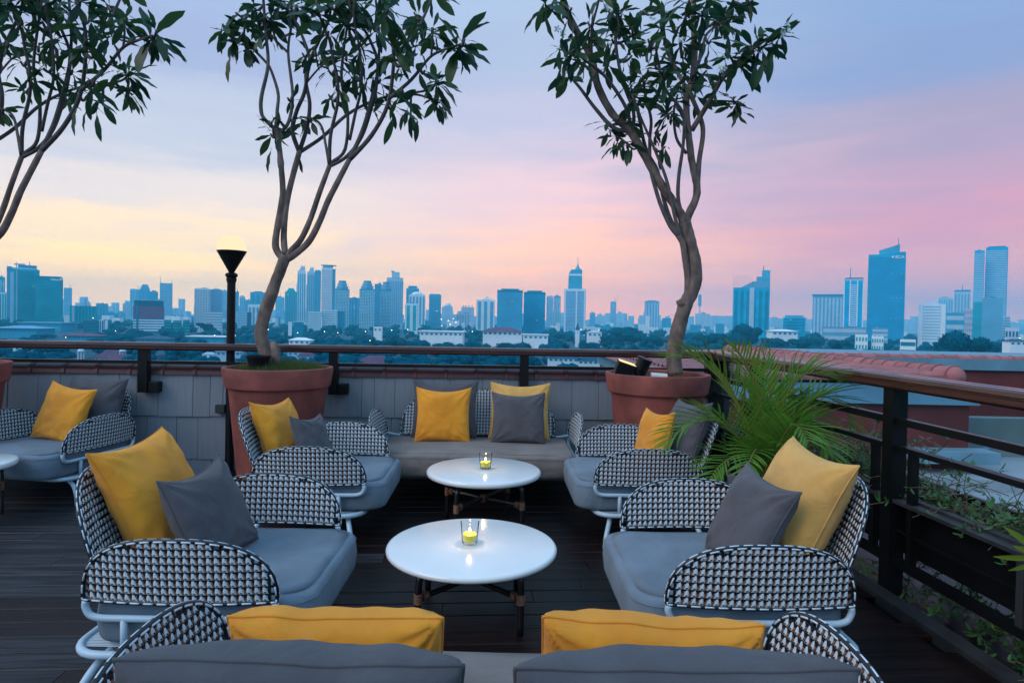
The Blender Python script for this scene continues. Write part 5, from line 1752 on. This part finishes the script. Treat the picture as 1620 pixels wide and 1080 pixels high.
o = pp.build('pipe_stub', mat('white_pvc', (.6, .6, .58), rough=.5), smooth=True, angle=40)
tag(o, 'short white plastic pipe stub lying on the soil of the corner pot', 'pipe')
# ================================================================ frangipani trees
def leaf_mesh(k, m):
    r = random.Random(k)
    mb = MB()
    n = 8
    L = 1.0
    W = r.uniform(.105, .155)
    droop = r.uniform(.05, .30)
    twist = r.uniform(-.3, .3)
    curl = r.uniform(.1, .3)
    vs = []
    for i in range(n + 1):
        s = i / n
        w = W * (math.sin(PI * min(1, (max(0, s - .10) / .9)) ** 1.25) ** .75) if s > .10 else .008
        w = max(w, .006)
        if s == 1: w = .004
        x = s * L
        z = .06 * s - droop * s * s
        tw = twist * s
        wav = .018 * math.sin(s * 17 + k)
        for q in (-1, 0, 1):
            yy = q * w
            zz = abs(q) * w * curl + (wav if q else 0)
            vs.append((x, yy * math.cos(tw) - zz * math.sin(tw), z + yy * math.sin(tw) + zz * math.cos(tw)))
    fs = []
    for i in range(n):
        a = i * 3
        fs += [(a, a + 3, a + 4, a + 1), (a + 1, a + 4, a + 5, a + 2)]
    mb.add(vs, fs)
    return mb
LEAFS = [leaf_mesh(k, M_LEAF) for k in range(6)]
LEAF_ME = [l.mesh('leaf', M_LEAF, smooth=True) for l in LEAFS]
LEAF_YE = LEAFS[1].mesh('leaf', M_LEAFL, smooth=True)

def build_tree(name, label, z0, branches, clusters, dxpx=0, dypx=0, seed=3, group=None, base=None, flowers=(), hang=()):
    """branches: (radius0_px, radius1_px, [(px,py)...]); each starts at the depth of the nearest traced point"""
    r = random.Random(seed)
    t = empty(name, base, 0, label, 'tree', group)
    inv = Matrix.Translation(-Vector(base))
    known = []   # px,py,depth
    tips = []
    allpts = []
    for bi, (r0, r1, pts) in enumerate(branches):
        pts = [(x + dxpx, y + dypx) for x, y in pts]
        if not known:
            d0 = z0
        else:
            d0 = min(known, key=lambda k: (k[0] - pts[0][0]) ** 2 + (k[1] - pts[0][1]) ** 2)[2]
        dl = 0 if bi == 0 else r.uniform(-.5, .5)
        tot = sum(math.dist(a, b) for a, b in zip(pts, pts[1:]))
        s = 0
        p3, rad = [], []
        for i, p in enumerate(pts):
            if i: s += math.dist(p, pts[i - 1])
            f = s / tot
            dep = d0 + dl * f * min(1, tot / 150)
            p3.append(P(p[0], p[1], dep))
            rad.append((r0 + (r1 - r0) * f) * dep / F)
            known.append((p[0], p[1], dep))
        sm = smoothpts(p3, 5)
        # dense depth samples for children
        for i in range(len(pts) - 1):
            for q in (.25, .5, .75):
                a, b = pts[i], pts[i + 1]
                da = (p3[i].y * (1 - q) + p3[i + 1].y * q)
                known.append((a[0] * (1 - q) + b[0] * q, a[1] * (1 - q) + b[1] * q, da))
        rr_ = []
        nseg = len(sm)
        for i in range(nseg):
            f = i / (nseg - 1) * (len(rad) - 1)
            k = min(len(rad) - 2, int(f))
            v = rad[k] + (rad[k + 1] - rad[k]) * (f - k)
            rr_.append(v * (1 + .07 * noise.noise(sm[i] * 9)))
        mb = MB().tube([inv @ p for p in sm], rr_, 12 if r0 > 5 else 8)
        if r0 > 6:   # bumpy bark on the trunk
            vv = []
            for p in mb.v:
                q = Vector(p)
                vv.append(tuple(q + Vector((noise.noise(q * 22), noise.noise(q * 22 + Vector((9, 0, 0))), 0)) * .006))
            mb.v = vv
        o = mb.build('trunk' if bi == 0 else 'branch', M_BARK if r0 > 4.2 else M_BRANCH, t, smooth=True)
        if r1 <= 2.0:
            tips.append((p3[-1], (p3[-1] - p3[-2]).normalized()))
    # leaf clusters
    leaves = []
    def cluster(c, axis, n, size, down=0.0):
        n = max(4, int(n * .88))
        ax = axis.normalized()
        u = ax.orthogonal().normalized()
        w = ax.cross(u)
        ph = r.uniform(0, 6)
        for k in range(n):
            a = ph + k * 2.4 + r.uniform(-.3, .3)
            el = r.uniform(-.35, .75)
            d = (u * math.cos(a) + w * math.sin(a)) * math.cos(el) + ax * math.sin(el)
            d += Vector((0, 0, -1)) * (down + r.uniform(.05, .75))
            d.normalize()
            up = Vector((0, 0, 1)) + Vector((r.uniform(-.9, .9), r.uniform(-.9, .9), r.uniform(-.3, .3)))
            y = up.cross(d)
            if y.length < .05: y = d.orthogonal()
            y.normalize()
            z = d.cross(y)
            s = size * r.uniform(.60, 1.15)
            start = c - ax * r.uniform(0, .10)
            M = Matrix(((d.x * s, y.x * s, z.x * s, start.x), (d.y * s, y.y * s, z.y * s, start.y), (d.z * s, y.z * s, z.z * s, start.z), (0, 0, 0, 1)))
            leaves.append((M, r.randrange(6)))
    for p, d in tips:
        if p.z < CAMH + 1.2: continue
        cluster(p, (d + Vector((0, 0, .6))), r.randint(9, 12), r.uniform(.21, .27))
    for cl in clusters:
        x, y, n, size = (list(cl) + [10, .25])[:4] if len(cl) < 4 else cl
        x, y = x + dxpx, y + dypx
        kn = min(known, key=lambda k: (k[0] - x) ** 2 + (k[1] - y) ** 2)
        c = P(x, y, kn[2] + r.uniform(-.15, .15))
        q = P(kn[0], kn[1], kn[2])
        ax = (c - q)
        L = ax.length
        if L > .03:
            mid = (c + q) / 2 + Vector((0, 0, -.03 - L * .08))
            MB().tube([inv @ v for v in smoothpts([q, mid, c], 4)], [.013] * 4 + [.010] * 4 + [.008], 7).build('branch', M_BRANCH, t, smooth=True)
        ax = ax.normalized() if L > .05 else Vector((0, 0, 1))
        cluster(c, ax + Vector((r.uniform(-.4, .4), r.uniform(-.4, .4), .35)), n, size)
    leaves = [l for l in leaves]
    # hanging single leaves
    for (x, y, ln, yel) in hang:
        x, y = x + dxpx, y + dypx
        kn = min(known, key=lambda k: (k[0] - x) ** 2 + (k[1] - y) ** 2)
        c = P(x, y, kn[2])
        d = Vector((r.uniform(-.35, .15), r.uniform(-.2, .2), -1)).normalized()
        yv = Vector((1, r.uniform(-.5, .5), 0)).normalized()
        yv = (yv - d * yv.dot(d)).normalized()
        z = d.cross(yv)
        s = ln
        M = Matrix(((d.x * s, yv.x * s, z.x * s, c.x), (d.y * s, yv.y * s, z.y * s, c.y), (d.z * s, yv.z * s, z.z * s, c.z), (0, 0, 0, 1)))
        leaves.insert(0, (M, -1 if yel else 1))
    # largest in view first: those inside the frame
    def inview(M):
        p = M.translation
        q = CM.inverted() @ p
        return abs(q.x / -q.z) < .82 and q.y / -q.z < .56
    leaves.sort(key=lambda l: not inview(l[0]))
    rest = MB()
    for i, (M, k) in enumerate(leaves):
        if i < 290:
            inst('leaf', LEAF_YE if k == -1 else LEAF_ME[k], t, inv @ M)
        else:
            src = LEAFS[max(0, k)]
            rest.add(src.v, src.f, inv @ M)
    if rest.v:
        rest.build('foliage', M_LEAF, t, smooth=True, kind='stuff')
    # flowers
    for x, y in flowers:
        x, y = x + dxpx, y + dypx
        kn = min(known, key=lambda k: (k[0] - x) ** 2 + (k[1] - y) ** 2)
        c = inv @ P(x, y, kn[2] - .12)
        for q in range(3):
            fm_ = MB()
            cc = c + Vector((r.uniform(-.035, .035), r.uniform(-.03, .03), r.uniform(-.03, .03)))
            tilt = Matrix.Rotation(R(r.uniform(30, 110)), 4, 'X') @ Matrix.Rotation(r.uniform(-.6, .6), 4, 'Y')
            for k in range(5):
                a = k * 2 * PI / 5
                M = Matrix.Translation(cc) @ tilt @ Matrix.Rotation(a, 4, 'Z')
                fm_.add([(0, 0, 0), (.02, -.009, .006), (.037, 0, .003), (.02, .012, .001)], [(0, 1, 2, 3)], M)
            fm_.build('flower', M_FLOWER, t)
    return t
M_FLOWER = mat('frangipani_flower', (.62, .72, .72), rough=.5)

T2 = [
 (11, 8.5, [(427, 582), (424, 566), (413, 532), (418, 500), (432, 458), (446, 420), (452, 404)]),
 (5.5, 3.8, [(449, 412), (438, 396), (436, 380), (441, 348), (446, 318), (447.5, 299), (444, 255), (440, 218), (436.5, 204)]),
 (3.2, 2, [(437, 206), (418, 188), (413, 174), (414, 151), (424, 104), (421, 57), (418, 19), (415, -25)]),
 (2.8, 1.8, [(438, 202), (438.5, 176), (440, 148), (429, 112), (420, 98), (396, 74), (381, 64)]),
 (2.8, 1.8, [(444, 210), (457, 192), (463, 151), (456, 85), (460, 47), (468, 10)]),
 (2.0, 1.3, [(456, 84), (440, 68), (427, 53), (414, 31)]),
 (5.0, 4.2, [(451, 402), (449, 375), (451, 340), (456, 308), (466, 268), (474, 239)]),
 (3.6, 2, [(473, 240), (464, 215), (463, 200), (470, 174), (482, 145), (490, 98), (507, 60), (521, 28), (524, -12)]),
 (3.6, 2, [(474, 239), (486, 200), (490, 164), (484, 128), (490, 96), (478, 57), (465, 31), (460, 5)]),
 (3.0, 1.6, [(476, 240), (510, 217), (546, 184), (581, 164), (620, 151), (676, 143), (693, 128)]),
 (4.8, 3.6, [(455, 405), (461, 396), (476, 379), (491, 347), (504, 309), (512, 287), (521.5, 262)]),
 (2.6, 1.5, [(521, 262), (515, 228), (509, 201), (497, 189), (475, 185)]),
 (3.0, 1.7, [(521, 260), (523, 214), (534, 164), (534, 126), (527, 94), (521, 63), (509, 36), (500, 0)]),
 (3.0, 1.7, [(524, 262), (548, 248), (572, 217), (588, 170), (597, 126), (600, 63), (596, 15), (592, -20)]),
 (2.8, 1.6, [(524, 258), (546, 236), (550, 176), (540, 126), (546, 63), (553, 15), (548, -20)]),
 (5.6, 4.2, [(454, 410), (464, 404), (488, 383), (505, 352), (518, 320), (530, 296), (553, 252)]),
 (3.8, 1.8, [(552, 254), (572, 211), (588, 157), (598, 104), (585, 63), (566, 28), (556, -12)]),
 (3.8, 2, [(554, 252), (588, 214), (613, 167), (622, 110), (622, 63), (610, 26), (600, -12)]),
 (3.0, 1.8, [(616, 156), (651, 126), (679, 92), (700, 80), (727, 71)]),
 (1.9, 1.4, [(682, 90), (684, 68), (684, 45)]),
 (2.3, 1.4, [(620, 152), (660, 150), (696, 163)]),
 (2.6, 1.8, [(600, 108), (638, 74), (660, 47), (678, 10), (686, -15)]),
 (2.6, 1.5, [(553, 222), (562, 180), (572, 135), (569, 79), (560, 31), (562, -10)]),
 (1.6, 1.1, [(484, 132), (505, 108), (520, 98), (548, 88)]),
]
C2 = [(352, 38, 9, .26), (372, 20, 11, .25), (362, 62, 9, .23), (388, 40, 11, .26), (400, 12, 10, .26), (385, 80, 8, .22), (405, 55, 8, .22), (430, 30, 11, .26), (445, 8, 11, .25),
      (428, 60, 7, .2), (480, 15, 12, .26), (470, 45, 9, .22), (505, 20, 12, .25), (520, 50, 10, .24), (535, 8, 12, .26), (548, 38, 9, .23), (575, 12, 12, .26),
      (590, 45, 10, .24), (615, 15, 12, .26), (630, 45, 10, .24), (622, 78, 10, .24), (655, 20, 11, .25), (660, 72, 9, .22), (640, 98, 9, .22), (600, 88, 9, .22),
      (570, 78, 8, .22), (548, 92, 8, .2), (520, 112, 8, .2), (532, 135, 9, .21), (520, 150, 7, .2), (556, 122, 8, .2), (580, 130, 8, .22), (602, 125, 9, .24), (610, 152, 9, .24), (588, 165, 6, .2),
      (625, 165, 9, .25), (650, 182, 7, .24), (637, 140, 7, .22), (692, 128, 14, .26), (695, 150, 10, .26), (728, 70, 14, .30), (735, 62, 8, .28), (684, 45, 9, .26), (672, 112, 8, .2),
      (500, 85, 8, .2), (480, 95, 6, .18), (478, 84, 5, .2), (430, 192, 9, .17), (440, 186, 6, .14), (428, 212, 8, .20), (448, 216, 5, .16), (455, 155, 5, .17), (492, 186, 4, .16), (462, 12, 8, .24), (557, 60, 7, .2), (640, 68, 9, .22)]
H2 = [(366, 84, .27, 1), (442, 228, .27, 0), (430, 234, .22, 0), (474, 248, .15, 0), (624, 180, .27, 0), (638, 178, .18, 0), (650, 175, .27, 0), (660, 186, .24, 0), (370, 60, .2, 0), (700, 166, .2, 0), (560, 110, .25, 0), (590, 118, .2, 0)]
t2 = build_tree('frangipani_tree', 'frangipani tree leaning right out of the grassy pot beside the lamp post', PZ + .02, T2, C2, seed=5, group='frangipani trees', base=(p2x, PZ, 1.06), hang=H2)
# root knuckle beside the trunk
inv = Matrix.Translation((-p2x, -PZ, -1.06))
MB().tube([inv @ P(x, y, PZ - .06) for x, y in ((431, 541), (436, 552), (437, 566), (436, 580))], [.022, .038, .040, .045], 10).build('root', M_BARK, t2, smooth=True)
T1 = [T2[0]] + T2[1:]
t1 = build_tree('frangipani_tree', 'frangipani tree entering from the left edge with only its crown in view', PZ + .02, T1, C2, dxpx=-487, dypx=-14, seed=5, group='frangipani trees', base=(p1x, 5.40, 1.06), hang=[(610, 178, .27, 0), (640, 190, .25, 0), (625, 185, .2, 0), (595, 165, .2, 0)])
T3 = [
 (12.5, 9.5, [(1068, 592), (1066, 560), (1072, 525), (1080, 495), (1086, 478), (1094, 462), (1100, 440), (1098, 410), (1090, 376), (1083, 352)]),
 (5.5, 4.5, [(1083, 486), (1087, 466), (1088, 440), (1084, 410), (1080, 385), (1073, 373)]),
 (3.6, 2, [(1074, 375), (1060, 357), (1046, 326), (1037, 298), (1029, 266), (1028, 220), (1030, 189), (1021, 151), (1017, 120)]),
 (3.4, 2, [(1075, 373), (1062, 350), (1050, 315), (1040, 270), (1021, 233), (1006, 166), (984, 126), (974, 63), (978, 36)]),
 (3.2, 1.8, [(1079, 378), (1068, 345), (1056, 290), (1041, 249), (1015, 189), (1000, 150)]),
 (7.5, 4.8, [(1083, 354), (1076, 337), (1062, 316), (1050, 298), (1036, 275), (1012, 232), (996, 207), (968, 179), (946, 137), (936, 94), (914, 53), (896, 16), (888, -15)]),
 (3.8, 2, [(995, 208), (970, 202), (942, 172), (918, 140), (903, 122), (896, 108)]),
 (3.4, 2, [(999, 210), (990, 170), (958, 122), (925, 95), (908, 80)]),
 (3.2, 1.8, [(1001, 208), (1002, 176), (987, 134), (974, 75), (978, 46), (974, 15)]),
 (2.2, 1.5, [(975, 70), (990, 64), (1002, 55)]),
 (1.8, 1.2, [(1010, 230), (1002, 236), (985, 222), (978, 218)]),
 (2.4, 1.6, [(936, 94), (936, 48), (946, 6), (950, -20)]),
 (2.2, 1.5, [(898, 30), (884, 14), (876, -5)]),
 (3.2, 1.8, [(1080, 342), (1073, 315), (1074, 277), (1081, 227), (1081, 182), (1065, 157), (1050, 135), (1037, 75)]),
 (6.2, 4, [(1085, 352), (1091, 336), (1101, 314), (1102, 292), (1094, 252), (1088, 201), (1086, 157), (1094, 132), (1099, 88), (1097, 31), (1097, -15)]),
 (4.6, 2.2, [(1103, 298), (1106, 255), (1112, 214), (1109, 190), (1094, 154), (1078, 126), (1062, 95), (1053, 72), (1047, 15)]),
 (4.4, 2.4, [(1094, 207), (1119, 166), (1144, 123), (1176, 90), (1207, 66), (1240, 48)]),
 (3.0, 1.8, [(1092, 140), (1110, 85), (1119, 53), (1154, 30)]),
 (2.4, 1.6, [(1122, 42), (1140, 28), (1162, 3)]),
 (2.0, 1.2, [(1126, 160), (1145, 160), (1168, 161)]),
 (2.6, 1.6, [(1086, 243), (1070, 218), (1066, 178), (1072, 150)]),
 (2.8, 1.8, [(1102, 78), (1116, 38), (1119, -5)]),
 (2.6, 1.6, [(1079, 92), (1076, 57), (1087, 19), (1092, -10)]),
 (1.8, 1.2, [(1036, 212), (1050, 188), (1064, 176)]),
]
C3 = [(893, 88, 11, .24), (886, 72, 7, .2), (910, 95, 10, .22), (925, 85, 8, .22), (905, 62, 6, .2), (862, 8, 8, .3), (905, 12, 9, .27), (930, 35, 8, .25), (945, 55, 9, .24), (968, 62, 8, .24), (962, 18, 10, .24), (985, 15, 8, .22), (960, 100, 8, .22),
      (1000, 42, 9, .22), (1012, 18, 8, .2), (1005, 62, 6, .18), (1000, 88, 9, .24), (1025, 62, 10, .22), (1045, 42, 12, .24), (1060, 18, 12, .26), (1085, 30, 11, .25), (1110, 18, 12, .25), (1135, 35, 10, .24), (1152, 22, 10, .25), (1170, 5, 10, .24), (1192, 0, 8, .24),
      (1035, 100, 10, .23), (1052, 112, 11, .24), (1068, 98, 10, .24), (1085, 115, 11, .24), (1100, 105, 9, .24), (1118, 112, 8, .22), (1020, 128, 9, .22), (1000, 135, 9, .22), (1002, 152, 7, .2), (1022, 148, 7, .18), (1048, 135, 9, .22), (1075, 135, 9, .24), (1100, 150, 6, .22), (1130, 140, 7, .2),
      (1150, 78, 11, .26), (1168, 92, 12, .27), (1185, 72, 12, .26), (1205, 75, 12, .27), (1218, 58, 12, .25), (1235, 52, 9, .2), (1160, 155, 8, .18), (1172, 162, 6, .17), (962, 192, 8, .19), (975, 214, 10, .20), (992, 228, 6, .19), (1000, 192, 7, .18), (985, 185, 6, .18), (1045, 212, 8, .18), (1052, 232, 5, .2), (1058, 180, 6, .18), (1078, 70, 9, .22), (1100, 60, 8, .22), (1125, 65, 8, .22), (1138, 115, 7, .18)]
H3 = [(862, 0, .27, 0), (886, 105, .22, 0), (896, 110, .22, 0), (935, 118, .2, 0), (1050, 225, .24, 0), (1057, 200, .2, 0), (1210, 92, .27, 0), (1196, 95, .26, 0), (1222, 80, .26, 0), (1158, 100, .24, 0), (1152, 52, .25, 0), (1164, 44, .24, 0), (1000, 230, .16, 0), (985, 225, .17, 0), (962, 62, .3, 0)]
t3 = build_tree('frangipani_tree', 'frangipani tree with pale flowers growing in the corner pot by the spotlights', PZ + .14, T3, C3, seed=11, group='frangipani trees', base=(p3x, PZ + .12, 1.06), hang=H3,
                flowers=[(1251, 42), (1236, 50), (962, 12), (1036, 30), (1076, 66), (887, 50), (1142, 112)])
inv = Matrix.Translation((-p3x, -PZ - .12, -1.06))
MB().tube([inv @ P(x, y, PZ + .12) for x, y in ((1072, 481), (1078, 478), (1084, 484))], [.03, .045, .04], 10).build('knot', M_BARK, t3, smooth=True)

# ================================================================ areca palm
PX, PY = 1.80, 4.28
palm = empty('areca_palm', (PX, PY, 0), 0, 'bright green areca palm with arching fronds between the right armchairs', 'palm')
MB().lathe([(0, 0), (.15, 0), (.165, .02), (.20, .30), (.215, .30), (.215, .33), (.195, .33), (.18, .29), (0, .28)], 28, cap0=False, cap1=False).build('tub', M_BLK, palm, smooth=True, angle=30)
r = random.Random(21)
leaflet_me = []
for k in range(4):
    mb = MB()
    vs = []
    n = 5
    for i in range(n + 1):
        s = i / n
        w = .038 * (math.sin(PI * (s * .92 + .06)) ** .6)
        if i == n: w = .003
        zz = -.10 * s * s - .10 * (k / 3) * s ** 3
        vs += [(s, -w, zz + w * .5), (s, 0, zz), (s, w, zz + w * .5)]
    fs = []
    for i in range(n):
        a = i * 3
        fs += [(a, a + 3, a + 4, a + 1), (a + 1, a + 4, a + 5, a + 2)]
    mb.add(vs, fs)
    leaflet_me.append((mb, mb.mesh('leaflet', M_PALM, smooth=True), mb.mesh('leaflet', M_PALMY, smooth=True)))
n_leaflets = 0
def frond(p0, ctrl, L0, yel=0):
    """ctrl: world points of the midrib from base to tip"""
    global n_leaflets
    off = Vector((PX, PY, 0))
    pts = smoothpts([Vector(p) - off for p in ctrl], 10)
    o = MB().tube(pts, [.010 * (1 - .85 * i / (len(pts) - 1)) for i in range(len(pts))], 6).build('frond', M_RACH, palm, smooth=True)
    acc = [0]
    for a, b in zip(pts, pts[1:]):
        acc.append(acc[-1] + (b - a).length)
    tot = acc[-1]
    nl = int(tot * .78 / .027)
    rest = MB()
    for i in range(nl):
        s = tot * (.22 + .78 * i / nl)
        k = 0
        while k < len(acc) - 2 and acc[k + 1] < s: k += 1
        f = (s - acc[k]) / (acc[k + 1] - acc[k])
        p = pts[k].lerp(pts[k + 1], f)
        tg = (pts[k + 1] - pts[k]).normalized()
        sd_ = tg.cross(Vector((0, 0, 1)))
        if sd_.length < .2: sd_ = tg.cross(Vector((0, 1, 0)))
        sd_.normalize()
        up = sd_.cross(tg).normalized()
        q = i / nl
        ln = L0 * (.45 + 1.1 * math.sin(PI * min(1, q * .85 + .12))) * r.uniform(.85, 1.15) * .85
        for sgn in (-1, 1):
            d = (sd_ * sgn * (1 - .35 * q) + tg * (.55 + .5 * q) + up * r.uniform(.15, .5)).normalized()
            y = (up.cross(d)).normalized()
            z = d.cross(y)
            Ms = Matrix(((d.x * ln, y.x * .19, z.x * ln, p.x), (d.y * ln, y.y * .19, z.y * ln, p.y), (d.z * ln, y.z * .19, z.z * ln, p.z), (0, 0, 0, 1)))
            mbb, me, mey = leaflet_me[r.randrange(4)]
            if n_leaflets < 300:
                inst('leaflet', mey if r.random() < yel else me, o, Ms)
                n_leaflets += 1
            else:
                rest.add(mbb.v, mbb.f, Ms)
    if rest.v:
        rest.build('leaflets', M_PALMY if r.random() < yel * .6 else M_PALM, o, smooth=True, kind='stuff')
B0 = lambda: (PX + r.uniform(-.05, .05), PY + r.uniform(-.05, .05), .32)
# fronds traced from where they arch (pixel, depth)
FR = [
 ([(1190, 690), (1150, 612), (1100, 568), (1062, 566)], 4.25, .30, .35),
 ([(1215, 690), (1196, 610), (1170, 560), (1150, 556)], 4.1, .22, .4),
 ([(1222, 660), (1215, 600), (1205, 545)], 4.35, .16, .5),
 ([(1232, 670), (1262, 600), (1300, 592), (1335, 606)], 4.2, .26, .15),
 ([(1240, 690), (1290, 630), (1330, 640), (1350, 672)], 4.3, .24, .1),
 ([(1190, 720), (1140, 668), (1090, 672), (1052, 706)], 4.05, .24, .2),
 ([(1205, 745), (1172, 720), (1140, 735), (1120, 762)], 3.95, .20, .5),
 ([(1235, 720), (1262, 672), (1296, 690), (1312, 722)], 3.95, .26, .05),
 ([(1225, 730), (1240, 690), (1258, 672), (1280, 700)], 3.8, .22, .05),
 ([(1222, 730), (1215, 670), (1235, 630), (1262, 620)], 4.4, .22, .1),
 ([(1215, 740), (1200, 712), (1190, 720), (1178, 752)], 3.8, .18, .3),
 ([(1222, 740), (1250, 712), (1270, 730), (1282, 760)], 4.35, .20, .1),
 ([(1220, 700), (1240, 640), (1275, 650), (1300, 690)], 4.6, .22, .1),
 ([(1212, 750), (1222, 715), (1232, 700), (1250, 715)], 3.85, .18, .1),
]
for pts, dep, ln, yel in FR:
    n = len(pts)
    ctrl = [B0()]
    for i, (x, y) in enumerate(pts):
        f = (i + 1) / n
        ctrl.append(P(x, y, PY + (dep - PY) * f * 1.3))
    frond(None, ctrl, ln, yel)
for k in range(5):
    a = k * 1.25
    MB().tube([(.04 * math.cos(a), .04 * math.sin(a), .28), (.055 * math.cos(a), .055 * math.sin(a), .62)], [.02, .012], 7).build('stem', M_RACH, palm, smooth=True)

# a stray frond tip at the right edge
sp_ = empty('potted_palm', T(.28, hit_u(1610, .28, 880) - .3, .49), 0, 'yellow green palm leaf tips poking in at the right edge of the view', 'plant')
mb0 = leaflet_me[0][0]
bp_ = P(1660, 880, 1.9)
off = sp_.location.copy()
MB().tube([tuple(Vector((0, 0, 0))), tuple((bp_ - off) * .6 + Vector((0, 0, .05))), tuple(bp_ - off)], [.008, .006, .004], 6).build('stalk', M_RACH, sp_)
for (tx, ty) in ((1592, 836), (1577, 885), (1600, 906), (1606, 866)):
    e = P(tx, ty, 1.9) - off
    s0 = bp_ - off
    d = e - s0
    L = d.length
    d.normalize()
    y = d.cross(Vector((0, 1, .3))).normalized()
    z = d.cross(y)
    M = Matrix(((d.x * L, y.x * .28, z.x * L, s0.x), (d.y * L, y.y * .28, z.y * L, s0.y), (d.z * L, y.z * .28, z.z * L, s0.z), (0, 0, 0, 1)))
    inst('leaflet', leaflet_me[0][2], sp_, M)

# ================================================================ planter vines and twigs
small_leaf = MB()
small_leaf.add([(0, 0, 0), (.35, -.19, .03), (.75, -.15, -.02), (1, 0, -.10), (.75, .15, -.02), (.35, .19, .03), (.5, 0, -.02)], [(0, 1, 6), (1, 2, 6), (2, 3, 6), (3, 4, 6), (4, 5, 6), (5, 0, 6)])
SL_ME = small_leaf.mesh('leaf', M_VINE)
def vine_plant(u, v, z, n, leafy, label, seed, spread=.35, h=.3, name='vine_plant'):
    r = random.Random(seed)
    o = empty(name, T(u, v, z), WROT, label, 'plant', 'plants in the railing planters')
    st, lf = MB(), MB()
    singles = 0
    for k in range(n):
        a = r.uniform(0, 2 * PI)
        x, y = r.uniform(-.13, .13), r.uniform(-spread, spread)
        p = Vector((x, y, 0))
        d = Vector((math.cos(a) * .5, math.sin(a) * .8, r.uniform(.5, 1.4)))
        pts = [p.copy()]
        steps = r.randint(5, 9)
        for i in range(steps):
            d += Vector((r.uniform(-.45, .45), r.uniform(-.5, .5), r.uniform(-.45, .12)))
            d.normalize()
            p = p + d * h / steps * r.uniform(1, 1.7)
            pts.append(p.copy())
        st.tube(smoothpts(pts, 2), .0022, 4)
        if r.random() < leafy * 1.2:
            for q in pts[1:]:
                for _ in range(r.randint(2, 4)):
                    dd = Vector((r.uniform(-1, 1), r.uniform(-1, 1), r.uniform(-.4, .6))).normalized()
                    yv = dd.cross(Vector((r.uniform(-.3, .3), r.uniform(-.3, .3), 1))).normalized()
                    zz = dd.cross(yv)
                    s = r.uniform(.03, .062)
                    M = Matrix(((dd.x * s, yv.x * s, zz.x * s, q.x), (dd.y * s, yv.y * s, zz.y * s, q.y), (dd.z * s, yv.z * s, zz.z * s, q.z), (0, 0, 0, 1)))
                    lf.add(small_leaf.v, small_leaf.f, M)
    st.build('stems', M_TWIG, o, kind='stuff')
    if lf.v:
        lf.build('leaves', M_VINE, o, kind='stuff')
    return o
vlab = ['twiggy plant nearest the viewer in the side planter', 'leafy vine spilling over the planter at the right edge', 'green leafed vine low in the planter, second clump from the right edge',
        'green vine clump in the planter right of the thick railing post', 'sparse dry vine just behind the thick railing post', 'dry brown twigs left of the thick railing post', 'reddish dry twigs behind the palm fronds', 'dry twigs at the corner end of the planter', 'low dry stems beside the far corner post']
for i, v in enumerate((-5.9, -4.75, -4.25, -3.75, -3.25, -2.6, -2.0, -1.4, -.7)):
    leafy = 1.0 if i < 4 else (.6 if i == 4 else .35)
    vine_plant(.30, v, .49, 46 if i < 5 else 60, leafy, vlab[i], 40 + i, h=.30 if i < 5 else .36)
# greenery at floor level beyond the bottom bar
lowl = ['low green shoots at floor level under the railing, nearest clump', 'low green shoots at floor level, second clump from the viewer', 'low green shoots at floor level beside the thick railing post', 'low green shoots at floor level behind the right armchair']
for i, v in enumerate((-4.65, -4.1, -3.55, -2.9)):
    vine_plant(.26, v, -.05, 30, 1.0, lowl[i], 60 + i, h=.22, name='ground_shoots')
ob = MB().box(.06, 2.3, -8.6, 0, -.6, -.05).build('outer_ledge', M_SOIL)
ob.matrix_world = TM @ Matrix.Translation((0, 0, -.012))
tag(ob, kind='structure')
